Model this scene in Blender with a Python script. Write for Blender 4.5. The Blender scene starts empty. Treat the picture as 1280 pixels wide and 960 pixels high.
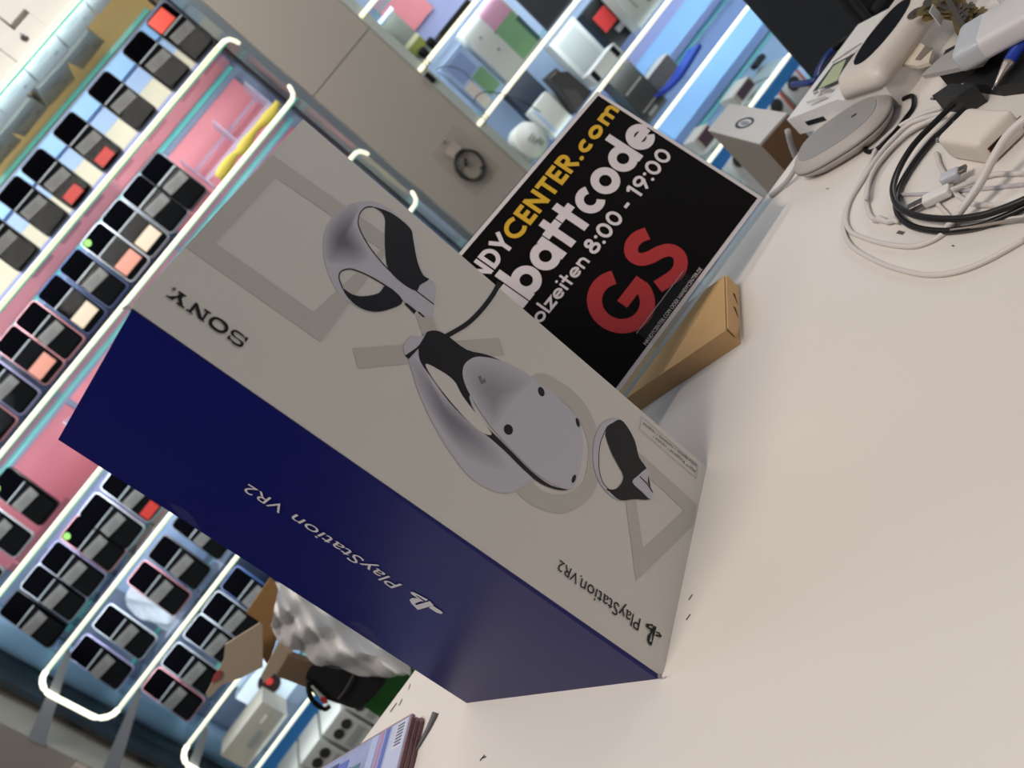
import bpy, bmesh, math, random
from mathutils import Vector, Matrix
from mathutils.geometry import tessellate_polygon
random.seed(4)
SC = bpy.context.scene
COL = SC.collection

# ---------------------------------------------------------------- camera, world, lights, exposure
CAM = Vector((0.0493, -0.4517, 1.2554))
F_PX = 992.1
RR = Vector((0.6010, -0.2984, -0.7414))      # image right
RD = Vector((-0.7939, -0.1161, -0.5969))     # image down
RF = Vector((0.0920, 0.9474, -0.3067))       # forward
RF.normalize(); RR = (RR - RF*RR.dot(RF)).normalized(); RD = RF.cross(RR)
cd = bpy.data.cameras.new('camera'); cam = bpy.data.objects.new('camera', cd); COL.objects.link(cam)
cd.sensor_fit = 'HORIZONTAL'; cd.sensor_width = 36.0; cd.lens = F_PX*36/1280; cd.clip_start = 0.02
cam.matrix_world = Matrix(((RR.x, -RD.x, -RF.x, CAM.x), (RR.y, -RD.y, -RF.y, CAM.y), (RR.z, -RD.z, -RF.z, CAM.z), (0, 0, 0, 1)))
cd.dof.use_dof = True; cd.dof.focus_distance = 0.60; cd.dof.aperture_fstop = 8.0
SC.camera = cam

wd = bpy.data.worlds.new('shop_ambient'); SC.world = wd; wd.use_nodes = True
wd.node_tree.nodes['Background'].inputs[0].default_value = (0.80, 0.88, 1.0, 1)
wd.node_tree.nodes['Background'].inputs[1].default_value = 0.17

def area(name, loc, target, sx, sy, power, color):
    l = bpy.data.lights.new(name, 'AREA'); l.shape = 'RECTANGLE'; l.size = sx; l.size_y = sy; l.energy = power; l.color = color
    o = bpy.data.objects.new(name, l); COL.objects.link(o); o.location = loc
    o.rotation_euler = (Vector(target)-Vector(loc)).to_track_quat('-Z', 'Y').to_euler()
    return o
area('overhead_lamp', (0.10, 0.95, 2.60), (0.10, 1.95, 1.50), 1.3, 0.3, 15, (1.0, 0.94, 0.88))
area('overhead_lamp', (-0.36, -0.25, 2.45), (-.05, -0.1, 0.9), 0.42, 0.42, 16, (1.0, 0.90, 0.81))
area('shop_window_light', (2.4, 0.35, 1.75), (0.2, 0.15, 0.9), 1.0, 0.7, 10, (1.0, 0.96, 0.93))
area('overhead_lamp', (-1.0, 0.95, 2.5), (-0.1, 0.1, 0.9), 0.8, 0.5, 5, (0.80, 0.90, 1.0))  # added cool light, standing in for the left display's glow on the counter
# added fill lights behind the light tubes, brightening the insides of both display units
for sx_, sl_, zs_, pw_ in ((-.33, 1.6, (2.053, 1.733, 1.506, 1.287, 1.062, .836, .607, .388), 2.3), (1.85, 2.0, (1.75, 1.506, 1.291, 1.062, .838, .617, .400), 1.9)):
    for z_ in zs_: area('shelf_fill_light', (sx_, 1.972, z_-.014), (sx_, 2.30, z_-.26), sl_, .018, pw_, (0.90, 0.96, 1.0))

area('shelf_fill_light', (-.33, 1.985, 1.985), (-.33, 2.10, 2.25), 1.6, .018, 1.6, (0.92, 0.97, 1.0))  # added light aimed up at the undersides of the top-shelf boxes
SC.view_settings.view_transform = 'Standard'
SC.view_settings.look = 'None'
SC.view_settings.exposure = 0.0
SC.view_settings.gamma = 1.0
SC.view_settings.use_curve_mapping = False

# ---------------------------------------------------------------- measuring helpers: sight line of the photo onto a real plane
TZ = 0.9
def ray(px, py):
    return (RR*((px-640)/F_PX) + RD*((py-480)/F_PX) + RF).normalized()
def onz(px, py, z=TZ):
    d = ray(px, py); return CAM + d*((z-CAM.z)/d.z)
def ony(px, py, y):
    d = ray(px, py); return CAM + d*((y-CAM.y)/d.y)
def onp(px, py, P, n):
    d = ray(px, py); return CAM + d*((P-CAM).dot(n)/d.dot(n))

# ---------------------------------------------------------------- materials
def lin(c):
    return tuple(((v/255)/12.92 if v/255 <= .04045 else ((v/255+.055)/1.055)**2.4) for v in c)
MATS = {}
def mat(name, rgb, rough=.5, metal=0., spec=.5, emit=None, noise=None, coat=0.):
    if name in MATS: return MATS[name]
    m = bpy.data.materials.new(name); m.use_nodes = True; nt = m.node_tree; b = nt.nodes['Principled BSDF']
    c = lin(rgb)
    b.inputs['Base Color'].default_value = (*c, 1); b.inputs['Roughness'].default_value = rough
    b.inputs['Metallic'].default_value = metal; b.inputs['Specular IOR Level'].default_value = spec
    b.inputs['Coat Weight'].default_value = coat
    if emit:
        b.inputs['Emission Color'].default_value = (*lin(rgb), 1); b.inputs['Emission Strength'].default_value = emit
    if noise:
        sc, amt, bump = noise
        tc = nt.nodes.new('ShaderNodeTexCoord'); n = nt.nodes.new('ShaderNodeTexNoise')
        n.inputs['Scale'].default_value = sc; n.inputs['Detail'].default_value = 5
        nt.links.new(tc.outputs['Object'], n.inputs['Vector'])
        mx = nt.nodes.new('ShaderNodeMix'); mx.data_type = 'RGBA'
        mx.inputs['A'].default_value = (*[v*(1-amt) for v in c], 1); mx.inputs['B'].default_value = (*[min(1, v*(1+amt)) for v in c], 1)
        nt.links.new(n.outputs['Fac'], mx.inputs['Factor']); nt.links.new(mx.outputs['Result'], b.inputs['Base Color'])
        if bump:
            bp = nt.nodes.new('ShaderNodeBump'); bp.inputs['Strength'].default_value = bump; bp.inputs['Distance'].default_value = .002
            nt.links.new(n.outputs['Fac'], bp.inputs['Height']); nt.links.new(bp.outputs['Normal'], b.inputs['Normal'])
    MATS[name] = m
    return m
def glass(name, tint, refl=.5, rough=.03, milk=0., milkc=(255, 255, 255)):
    if name in MATS: return MATS[name]
    m = bpy.data.materials.new(name); m.use_nodes = True; nt = m.node_tree; nt.nodes.clear()
    out = nt.nodes.new('ShaderNodeOutputMaterial'); t = nt.nodes.new('ShaderNodeBsdfTransparent'); g = nt.nodes.new('ShaderNodeBsdfGlossy')
    fr = nt.nodes.new('ShaderNodeFresnel'); mx = nt.nodes.new('ShaderNodeMixShader'); ml = nt.nodes.new('ShaderNodeMath'); ml.operation = 'MULTIPLY'
    t.inputs[0].default_value = (*tint, 1); g.inputs['Roughness'].default_value = rough; fr.inputs[0].default_value = 1.45; ml.inputs[1].default_value = refl
    ge = nt.nodes.new('ShaderNodeNewGeometry'); iv = nt.nodes.new('ShaderNodeMath'); iv.operation = 'SUBTRACT'; iv.inputs[0].default_value = 1.0
    m3 = nt.nodes.new('ShaderNodeMath'); m3.operation = 'MULTIPLY'; nt.links.new(ge.outputs['Backfacing'], iv.inputs[1]); nt.links.new(iv.outputs[0], m3.inputs[1])
    nt.links.new(fr.outputs[0], ml.inputs[0]); nt.links.new(ml.outputs[0], m3.inputs[0]); nt.links.new(m3.outputs[0], mx.inputs[0]); nt.links.new(t.outputs[0], mx.inputs[1]); nt.links.new(g.outputs[0], mx.inputs[2])
    last = mx
    if milk:
        df = nt.nodes.new('ShaderNodeBsdfDiffuse'); df.inputs[0].default_value = (*lin(milkc), 1)
        m2 = nt.nodes.new('ShaderNodeMixShader'); m2.inputs[0].default_value = milk
        nt.links.new(mx.outputs[0], m2.inputs[1]); nt.links.new(df.outputs[0], m2.inputs[2]); last = m2
    nt.links.new(last.outputs[0], out.inputs[0])
    MATS[name] = m
    return m

M_TABLE = mat('white_laminate', (226, 219, 212), .36, spec=.22, noise=(3, .03, 0))
M_WHITE = mat('white_plastic', (228, 224, 220), .35)
M_PAPERW = mat('white_card', (214, 210, 204), .5)
M_BLACK = mat('black_plastic', (14, 14, 16), .45, spec=.25)
M_BLACKS = mat('black_satin', (22, 22, 24), .6)
M_CHROME = mat('chrome', (200, 200, 200), .2, 1.)
M_GREY = mat('grey_plastic', (150, 148, 146), .5)
M_KRAFT = mat('kraft_card', (196, 158, 108), .75, noise=(60, .06, .1))
M_KRAFTD = mat('kraft_card_dull', (176, 150, 116), .8, noise=(40, .06, .1))
M_GLASS = glass('shelf_glass', (.91, .96, .965), .8)
M_GEDGE = glass('glass_edge', (.35, .75, .72), .6, milk=.45, milkc=(90, 200, 190))
M_ACRYL = glass('clear_acrylic', (.90, .93, .95), 1.)
M_LED = mat('led_neon', (252, 248, 216), .4, emit=1.05)
M_LEDB = mat('led_neon_bright', (255, 252, 230), .4, emit=1.7)
M_LEDCORE = mat('led_core', (236, 214, 140), .4, emit=.9)
M_SCREEN = mat('phone_screen', (4, 4, 6), .5, spec=.0)
M_PANEL = mat('wall_laminate', (166, 159, 149), .55, noise=(2, .02, 0))
M_PALEBLUE = mat('pale_blue_board', (178, 196, 226), .45, noise=(1.6, .08, 0))  # blue cast of the display's light is put into the board colour

# ---------------------------------------------------------------- mesh helpers
def finish(bm, name, m, parent=None, smooth=False, off=None, kind=None):
    me = bpy.data.meshes.new(name)
    if off is not None: bmesh.ops.translate(bm, vec=-Vector(off), verts=bm.verts)
    bmesh.ops.recalc_face_normals(bm, faces=bm.faces)
    bm.to_mesh(me); bm.free()
    for mm in (m if isinstance(m, (list, tuple)) else [m]): me.materials.append(mm)
    if smooth:
        for p in me.polygons: p.use_smooth = True
    o = bpy.data.objects.new(name, me); COL.objects.link(o)
    if parent is not None: o.parent = parent
    if kind: o['kind'] = kind
    return o
def thing(name, label, cat, loc=(0, 0, 0), group=None):
    o = bpy.data.objects.new(name, None); COL.objects.link(o); o.location = loc; o.empty_display_size = .02
    o['label'] = label; o['category'] = cat
    if group: o['group'] = group
    return o
def tag(o, label, cat, group=None):
    o['label'] = label; o['category'] = cat
    if group: o['group'] = group
    return o
def part(name, bm, m, root, smooth=False):
    """bm in world space, under a thing that is only translated"""
    return finish(bm, name, m, root, smooth, off=worldloc(root))
def worldloc(o):
    v = Vector(o.location); p = o.parent
    while p: v = v + Vector(p.location); p = p.parent
    return v
def single(name, bm, m, label, cat, base, group=None, smooth=False):
    o = finish(bm, name, m, None, smooth, off=Vector(base)); o.location = base
    return tag(o, label, cat, group)
def box(bm, c, s, R=None, bev=0., seg=2):
    r = bmesh.ops.create_cube(bm, size=1.0); vs = r['verts']
    for v in vs:
        v.co = Vector((v.co.x*s[0], v.co.y*s[1], v.co.z*s[2]))
    if bev:
        es = list({e for v in vs for e in v.link_edges})
        rb = bmesh.ops.bevel(bm, geom=es, offset=bev, segments=seg, affect='EDGES', profile=.5)
        vs = list({v for f in rb['faces'] for v in f.verts} | {v for v in vs if v.is_valid})
    for v in vs:
        co = v.co.copy()
        if R is not None: co = R @ co
        v.co = co + Vector(c)
    return bm
def BX(c, s, R=None, bev=0., seg=2):
    return box(bmesh.new(), c, s, R, bev, seg)
def bxmm(x0, x1, y0, y1, z0, z1, bev=0.):
    return BX(((x0+x1)/2, (y0+y1)/2, (z0+z1)/2), (x1-x0, y1-y0, z1-z0), bev=bev)
def rotz(a): return Matrix.Rotation(a, 3, 'Z')
def basis(ex, ey, ez):
    return Matrix((ex, ey, ez)).transposed()
def catmull(P, n=6, closed=False):
    P = [Vector(p) for p in P]; out = []; N = len(P)
    rng = N if closed else N-1
    for i in range(rng):
        if closed: p0, p1, p2, p3 = P[i-1], P[i], P[(i+1) % N], P[(i+2) % N]
        else: p0, p1, p2, p3 = P[max(i-1, 0)], P[i], P[i+1], P[min(i+2, N-1)]
        for k in range(n):
            t = k/n
            out.append(.5*((2*p1)+(p2-p0)*t+(2*p0-5*p1+4*p2-p3)*t*t+(3*p1-p0-3*p2+p3)*t*t*t))
    if not closed: out.append(P[-1])
    return out
def tube(bm, P, r, seg=8, cap=True, sq=None):
    P = [Vector(p) for p in P]; rings = []; up = Vector((0, 0, 1)); n = len(P)
    for i, p in enumerate(P):
        t = (P[min(i+1, n-1)]-P[max(i-1, 0)]).normalized()
        if abs(t.dot(up)) > .96: a = t.cross(Vector((0, 1, 0))).normalized()
        else: a = t.cross(up).normalized()
        b = a.cross(t).normalized()
        rr = r[i] if isinstance(r, (list, tuple)) else r
        if sq: ring = [bm.verts.new(p+a*x*sq[0]+b*y*sq[1]) for x, y in ((-1, -1), (1, -1), (1, 1), (-1, 1))]
        else: ring = [bm.verts.new(p+a*rr*math.cos(2*math.pi*k/seg)+b*rr*math.sin(2*math.pi*k/seg)) for k in range(seg)]
        rings.append(ring)
    s = len(rings[0])
    for i in range(n-1):
        for k in range(s):
            bm.faces.new((rings[i][k], rings[i][(k+1) % s], rings[i+1][(k+1) % s], rings[i+1][k]))
    if cap: bm.faces.new(rings[0][::-1]); bm.faces.new(rings[-1])
    return bm
def TB(P, r, seg=8): return tube(bmesh.new(), P, r, seg)
def prism(bm, poly, ext):
    """poly: list of 3D points; ext: extrusion vector"""
    a = [bm.verts.new(Vector(p)) for p in poly]; b = [bm.verts.new(Vector(p)+Vector(ext)) for p in poly]; n = len(poly)
    bm.faces.new(a[::-1]); bm.faces.new(b)
    for i in range(n): bm.faces.new((a[i], a[(i+1) % n], b[(i+1) % n], b[i]))
    return bm
def PRM(poly, ext): return prism(bmesh.new(), poly, ext)
def lathe(bm, prof, c, seg=24, R=None):
    rings = []
    for r, z in prof:
        ring = []
        for k in range(seg):
            v = Vector((r*math.cos(2*math.pi*k/seg), r*math.sin(2*math.pi*k/seg), z))
            if R is not None: v = R @ v
            ring.append(bm.verts.new(v+Vector(c)))
        rings.append(ring)
    for i in range(len(prof)-1):
        for k in range(seg): bm.faces.new((rings[i][k], rings[i][(k+1) % seg], rings[i+1][(k+1) % seg], rings[i+1][k]))
    bm.faces.new(rings[0][::-1]); bm.faces.new(rings[-1])
    return bm
def flat(bm, loops, lift):
    """loops: [outer, hole...] of 3D points -> filled face lifted along a vector"""
    tris = tessellate_polygon([[Vector(p) for p in l] for l in loops])
    vs = [bm.verts.new(Vector(p)+lift) for l in loops for p in l]
    for t in tris:
        try: bm.faces.new([vs[i] for i in t])
        except ValueError: pass
    return bm
def zc(x0, y0, s, pts): return [(x/s+x0, y/s+y0) for x, y in pts]
def smooth2(pts, n=5, closed=True):
    return [(p.x, p.y) for p in catmull([Vector((a, b, 0)) for a, b in pts], n, closed)]
def text_polys(body, size=1.0):
    """outlines of built-in font text as a mesh; returns verts, faces in 2D"""
    cu = bpy.data.curves.new('txt', 'FONT'); cu.body = body; cu.size = size; cu.resolution_u = 3
    o = bpy.data.objects.new('txt', cu); COL.objects.link(o)
    dg = bpy.context.evaluated_depsgraph_get(); dg.update()
    me = bpy.data.meshes.new_from_object(o.evaluated_get(dg))
    V = [(v.co.x, v.co.y) for v in me.vertices]; Fc = [tuple(p.vertices) for p in me.polygons]
    bpy.data.objects.remove(o); bpy.data.curves.remove(cu); bpy.data.meshes.remove(me)
    return V, Fc
def add_text(bm, body, fit, place):
    """fit text into rectangle (x0,x1,y0,y1) of the target plane; y0 baseline, y1 cap height"""
    V, Fc = text_polys(body); capV, _ = text_polys('H'); cap = max(v[1] for v in capV)
    xs = [v[0] for v in V]; x0, x1, y0, y1 = fit
    sx = (x1-x0)/(max(xs)-min(xs)); sy = (y1-y0)/cap
    vs = [bm.verts.new(place(x0+(v[0]-min(xs))*sx, y0+v[1]*sy)) for v in V]
    for f in Fc:
        try: bm.faces.new([vs[i] for i in f])
        except ValueError: pass

# ---- bold geometric lettering made of strokes (sign); unit: x-height = 1, cap = 1.42
def arc(cx, cy, rx, ry, a0, a1, n=16):
    return [(cx+rx*math.cos(math.radians(a0+(a1-a0)*i/n)), cy+ry*math.sin(math.radians(a0+(a1-a0)*i/n))) for i in range(n+1)]
ASC = [1.55]
def glyph(ch, w):
    h = w/2; C = 1.42; r = .5-h
    bowl = lambda cx: arc(cx, .5, r, r, 0, 360, 28)
    g = {
     'a': ([bowl(.5), [(1-h, 0), (1-h, 1)]], 1.0), 'b': ([bowl(.5), [(h, 0), (h, ASC[0])]], 1.0),
     'd': ([bowl(.5), [(1-h, 0), (1-h, ASC[0])]], 1.0), 'o': ([bowl(.5)], 1.0),
     'c': ([arc(.5, .5, r, r, 52, 308, 22)], .84), 'e': ([arc(.5, .5, r, r, 0, 322, 26), [(h, .5), (1-h*.6, .5)]], .98),
     't': ([[(.34, 0), (.34, ASC[0]-.08)], [(0, 1-h*.8), (.70, 1-h*.8)]], .70), 'l': ([[(h, 0), (h, ASC[0])]], w), 'i': ([[(h, 0), (h, 1)], arc(h, 1.36, h*.55, h*.55, 0, 360, 12)], w),
     'h': ([[(h, 0), (h, ASC[0])], arc(.44, .56, .44-h, .44-h, 180, 0, 14)+[(.88-h, 0)]], .88), 'n': ([[(h, 0), (h, 1)], arc(.44, .56, .44-h, .44-h, 180, 0, 14)+[(.88-h, 0)]], .88),
     'm': ([[(h, 0), (h, 1)], arc(.40, .60, .40-h, .40-h, 180, 0, 12)+[(.80-h, 0)], arc(.80-w+.40, .60, .40-h, .40-h, 180, 0, 12)+[(1.60-w-h, 0)]], 1.60-w),
     'z': ([[(.05, 1-h), (.80, 1-h), (.10, h), (.82, h)]], .84),
     'H': ([[(h, 0), (h, C)], [(1.05-h, 0), (1.05-h, C)], [(h, C/2), (1.05-h, C/2)]], 1.05),
     'A': ([[(.10, 0), (.62, C)], [(1.14, 0), (.62, C)], [(.30, .42), (.94, .42)]], 1.24),
     'N': ([[(h, 0), (h, C)], [(1.1-h, 0), (1.1-h, C)], [(h, C-.1), (1.1-h, .1)]], 1.1),
     'D': ([[(h, 0), (h, C)], [(h, h), (.40, h)]+arc(.40, C/2, .66-h, C/2-h, -90, 90, 16)+[(h, C-h)]], 1.06),
     'Y': ([[(.05, C), (.52, .62)], [(.99, C), (.52, .62)], [(.52, 0), (.52, .72)]], 1.04),
     'C': ([arc(.72, C/2, .72-h, C/2-h, 48, 312, 26)], 1.18),
     'E': ([[(h, 0), (h, C)], [(h, h), (.76, h)], [(h, C/2), (.70, C/2)], [(h, C-h), (.76, C-h)]], .78),
     'T': ([[(.45, 0), (.45, C)], [(0, C-h), (.90, C-h)]], .90),
     'R': ([[(h, 0), (h, C)], [(h, C-h), (.46, C-h)]+arc(.46, C-.44, .42-h, .44-h, 90, -90, 12)+[(h, C-.88+h)], [(.42, .60), (.84, 0)]], .92),
     '.': ([arc(h, h*.9, h*.5, h*.5, 0, 360, 12)], w), ':': ([arc(h, h*.9, h*.5, h*.5, 0, 360, 12), arc(h, .95, h*.5, h*.5, 0, 360, 12)], w), '-': ([[(0, .52), (.5, .52)]], .5), ' ': ([], .34),
     '0': ([arc(.5, C/2, .5-h, C/2-h, 0, 360, 28)], 1.0), '1': ([[(.40, 0), (.40, C)], [(.08, C-.30), (.40, C-.06)]], .56),
     '8': ([arc(.47, C-.37, .36-h, .37-h, 0, 360, 20), arc(.47, .42, .47-h, .42-h, 0, 360, 20)], .94),
     '9': ([arc(.46, C-.46, .46-h, .46-h, 0, 360, 22), [(.80, C-.62), (.36, 0)]], .92),
     'G': ([arc(.78, C/2, .78-h, C/2-h, 46, 360, 28)+[], [(.74, C/2-h*.4), (1.56, C/2-h*.4)]], 1.58),
     'S': ([arc(.52, C-.40, .46-h*.8, .40-h, 30, 262, 16)+arc(.50, .42, .50-h*.8, .42-h, 82, -150, 16)], 1.02),
    }
    return g[ch]
STK = [0]
def stroke_poly(bm, pts, w, place_):
    STK[0] = (STK[0]+1) % 40; place = lambda X, Y: place_(X, Y, STK[0]*.012)
    n = len(pts); closed = abs(pts[0][0]-pts[-1][0])+abs(pts[0][1]-pts[-1][1]) < 1e-6 and n > 3
    P = [Vector((x, y)) for x, y in pts]; L = []; Rr = []
    if w is None: return
    for i in range(n):
        if closed: a, b = P[i-1 if i > 0 else n-2], P[i+1 if i < n-1 else 1]
        else: a, b = P[max(i-1, 0)], P[min(i+1, n-1)]
        p = P[i]
        t1 = (p-a).normalized() if (p-a).length > 1e-9 else (b-p).normalized(); t2 = (b-p).normalized() if (b-p).length > 1e-9 else t1
        n1 = Vector((-t1.y, t1.x)); n2 = Vector((-t2.y, t2.x)); nn = (n1+n2).normalized(); k = 1/max(.35, nn.dot(n1))
        L.append(bm.verts.new(place(*(p+nn*w/2*k)))); Rr.append(bm.verts.new(place(*(p-nn*w/2*k))))
    for i in range(n-1):
        bm.faces.new((L[i], L[i+1], Rr[i+1], Rr[i]))
def bold_text(bm, body, x0, x1, base, xh, w, place, tilt=0., gap=.10, capscale=1.0):
    total = 0
    for ch in body: total += glyph(ch, w)[1]+gap
    total -= gap
    sx = (x1-x0)/total; cx = 0
    for ch in body:
        st, adv = glyph(ch, w)
        for s in st:
            ww = w
            if ch in '.:i' and len(s) == 13: ww = w*.5
            pts = [(x0+(cx+px)*sx, base+py*xh*capscale) for px, py in s]
            wv = ww*xh
            stroke_poly(bm, pts, wv, lambda X, Y, d=0: place(X, Y+tilt*(X-x0), d))
            # round dot
        cx += adv+gap
    return bm

# ================================================================ the setting
YF = 1.948                                   # front plane of the display wall
def struct(name, bm, m, label=None):
    o = finish(bm, name, m); o['kind'] = 'structure'
    if label: o['label'] = label
    return o
M_FLOOR = mat('grey_floor', (96, 94, 92), .5, noise=(8, .08, 0))
struct('floor', bxmm(-3.2, 4.2, -3.0, 3.0, -.05, 0), M_FLOOR)
struct('wall_back', bxmm(-3.2, 4.2, 2.62, 2.72, 0, 3.0), mat('back_wall_paint', (150, 146, 140), .7))
struct('wall_left', bxmm(-3.3, -3.2, -3.0, 2.72, 0, 3.0), mat('side_wall_paint', (120, 120, 122), .7))

# panelled piers between the display units
def pier(name, x0, x1, seams):
    r = bpy.data.objects.new(name, None); COL.objects.link(r); r.location = ((x0+x1)/2, YF+.3, 0); r['kind'] = 'structure'
    zs = [0.02]+seams+[2.98]
    core = part('core', bxmm(x0+.004, x1-.004, YF+.02, YF+.66, 0, 3.0), M_PANEL, r)
    for a, b in zip(zs[:-1], zs[1:]):
        part('panel', bxmm(x0, x1, YF+.004, YF+.022, a+.001, b-.001, bev=.0012), M_PANEL, r)
    return r
pier('wall_centre', 0.566, 0.828, [1.470])
lp = pier('wall_side', -1.72, -1.348, [0.84])
part('ledge', bxmm(-1.72, -1.352, YF-.02, YF+.004, .80, .84, .002), mat('ledge_beige', (196, 182, 168), .5), lp)

# ---------------------------------------------------------------- counter in the foreground
ct = thing('counter', 'white laminate shop counter with a scuffed glossy top', 'counter', (0.2, -.3, 0))
part('worktop', bxmm(-1.5, 1.55, -1.15, 0.326, TZ-.04, TZ, bev=.002), M_TABLE, ct)
part('back_panel', bxmm(-1.46, 1.5, 0.285, 0.303, 0.03, TZ-.04), M_PAPERW, ct)
for x in (-1.45, 0.0, 1.47):
    part('end_panel', bxmm(x, x+.022, -1.0, 0.285, 0.0, TZ-.04), M_PAPERW, ct)
# wear on the top: short dark scuffs (the laminate's own marks)
bm = bmesh.new()
def scuff(pts, w):
    P = [onz(*p) for p in pts]
    for a, b in zip(P[:-1], P[1:]):
        t = (b-a).normalized(); n = Vector((-t.y, t.x, 0))*w
        vs = [bm.verts.new(q+Vector((0, 0, .0003))) for q in (a-n, a+n, b+n, b-n)]; bm.faces.new(vs)
scuff([(488, 890), (496, 879)], .0012); scuff([(499, 882), (503, 874)], .0010); scuff([(511, 862), (513, 855)], .0008)
scuff([(600, 951), (606, 944)], .0008); scuff([(603, 948), (608, 946)], .0006); scuff([(858, 775), (863, 768)], .0006)
scuff([(1122, 290), (1130, 292)], .0016); scuff([(861, 750), (866, 743)], .0005); scuff([(1190, 307), (1193, 308)], .0006)
scuff([(1033, 236), (1036, 236)], .0005)
part('scuff', bm, mat('scuff_mark', (92, 84, 80), .8), ct)['kind'] = 'stuff'

# ================================================================ boxed headset: carton standing on its end
N1 = Vector((.5594, -.8289, 0))                       # outward normal of the pale printed face
B0 = onz(828, 848); BW = onz(883.5, 584); BL = onz(583, 878.8)
N1 = Vector((0, 0, 1)).cross(BW-B0).normalized(); N1 = N1 if N1.y < 0 else -N1
W = lambda px, py: onp(px, py, B0, N1)
T0 = W(160.5, 386.5); TW = W(379, 149)
N2 = (T0-B0).cross(BL-B0).normalized(); N2 = N2 if N2.x < 0 else -N2
Bp = lambda px, py: onp(px, py, B0, N2)
TL = Bp(72.5, 549.5)
E0b, E0t = W(830.5, 837), W(171.5, 373.5)             # where the pale face ends
F0b, F0t = Bp(822, 849.2), Bp(163.5, 388.5)           # where the blue face starts
BK = BW+BL-B0; TK = TW+TL-T0
hb = thing('headset_carton', 'large blue and grey-white headset carton standing on end on the counter', 'box', ((B0+BK)/2).to_tuple()[:2]+(TZ,))
M_BOXW = mat('carton_print_white', (214, 209, 201), .45, spec=.3)
M_BOXB = mat('carton_print_blue', (10, 16, 90), .36, spec=.18, noise=(5, .12, 0))
bm = bmesh.new()
mid = lambda a, b, c: (a+b)*.5*.45+c*.55
V = {}
bot = [bm.verts.new(p) for p in (BW, E0b, mid(E0b, F0b, B0), F0b, BL, BK)]
top = [bm.verts.new(p) for p in (TW, E0t, mid(E0t, F0t, T0), F0t, TL, TK)]
for i in range(6): bm.faces.new((bot[i], bot[(i+1) % 6], top[(i+1) % 6], top[i]))
bm.faces.new(bot[::-1]); bm.faces.new(top)
body = part('carton_body', bm, [M_BOXB, M_BOXW], hb)
for p in body.data.polygons:
    if p.normal.dot(N1) > .97: p.material_index = 1
# worn corners showing grey board, clear seal stickers
bm = bmesh.new()
for pts in ([(152, 385), (160, 381), (167, 385), (159, 388)], ):
    flat(bm, [[Bp(*p) for p in pts]], N2*.0004)
for pts in ([(822, 842), (827, 840), (828.5, 846), (823, 847.5)], ):
    flat(bm, [[Bp(*p) for p in pts]], N2*.0009)
part('worn_corner', bm, mat('bare_board', (150, 148, 150), .8), hb)
for pts in ([(212, 628), (229, 634), (243, 647), (250, 662), (225, 645)], [(436, 776), (450, 776), (466, 788), (474, 803), (452, 792)]):
    bm = bmesh.new(); flat(bm, [[Bp(*p) for p in pts]], N2*.0005); part('clear_seal', bm, glass('clear_tape', (.96, .96, .98), .0, .12, .06, (150, 150, 172)), hb)

LAY = [0]
def pr(name, loops, m, face='W', lift=None):
    bm = bmesh.new(); P, n = (W, N1) if face == 'W' else (Bp, N2)
    LAY[0] += 1
    flat(bm, [[P(*p) for p in l] for l in loops], n*(lift if lift else .0002+LAY[0]*.000006))
    return part(name, bm, m, hb)
def pr_grad(name, pts, c, c0, c1, n):
    # printed tone: nested shapes stepping from one ink tone to the next
    for i in range(n):
        k = 1-i/n*.85; t = i/(n-1)
        col = tuple(int(round(a+(b-a)*t)) for a, b in zip(c0, c1))
        q = [(c[0]+(x-c[0])*k, c[1]+(y-c[1])*k) for x, y in pts]
        pr(name, [q], mat('ink_tone_%d_%d_%d' % col, col, .42, spec=.3))
I_SYM = mat('ink_symbol_grey', (190, 185, 177), .42, spec=.35)
I_DRK = mat('ink_near_black', (12, 11, 22), .42, spec=.3)
I_LG = mat('ink_light_lilac', (192, 190, 198), .42, spec=.3)
I_MG = mat('ink_mid_lilac', (150, 146, 154), .42, spec=.3)
I_DG = mat('ink_shade_lilac', (124, 120, 128), .42, spec=.3)
I_TXT = mat('ink_black', (8, 8, 8), .42, spec=.3)
# symbols
z = lambda pts: zc(200, 190, 3.84, pts)
pr('square_symbol', [z([(540, 15), (1130, 430), (770, 912), (120, 455)]), z([(553, 122), (1062, 470), (738, 770), (265, 437)])], I_SYM)
z = lambda pts: zc(430, 370, 5.645, pts)
pr('cross_symbol', [z([(60, 370), (1095, 295), (1130, 415), (98, 512)])], I_SYM)
pr('cross_symbol', [z([(505, 130), (620, 125), (830, 780), (700, 700)])], I_SYM)
z = lambda pts: zc(560, 440, 4.57, pts)
ring_o = smooth2(z([(500, 128), (640, 170), (760, 270), (835, 400), (862, 560), (855, 740), (790, 850), (650, 922), (500, 885), (385, 790), (300, 600), (330, 300)]))
ring_i = smooth2(z([(500, 260), (620, 260), (720, 350), (785, 470), (800, 600), (770, 740), (700, 800), (600, 812), (500, 760), (420, 600), (420, 380)]))
pr('circle_symbol', [ring_o, ring_i], I_SYM)
z = lambda pts: zc(730, 500, 4.175, pts)
pr('triangle_symbol', [z([(205, 440), (250, 240), (590, 548), (572, 652), (270, 945)]), z([(262, 470), (320, 385), (522, 577), (308, 775)])], I_SYM)
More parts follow.
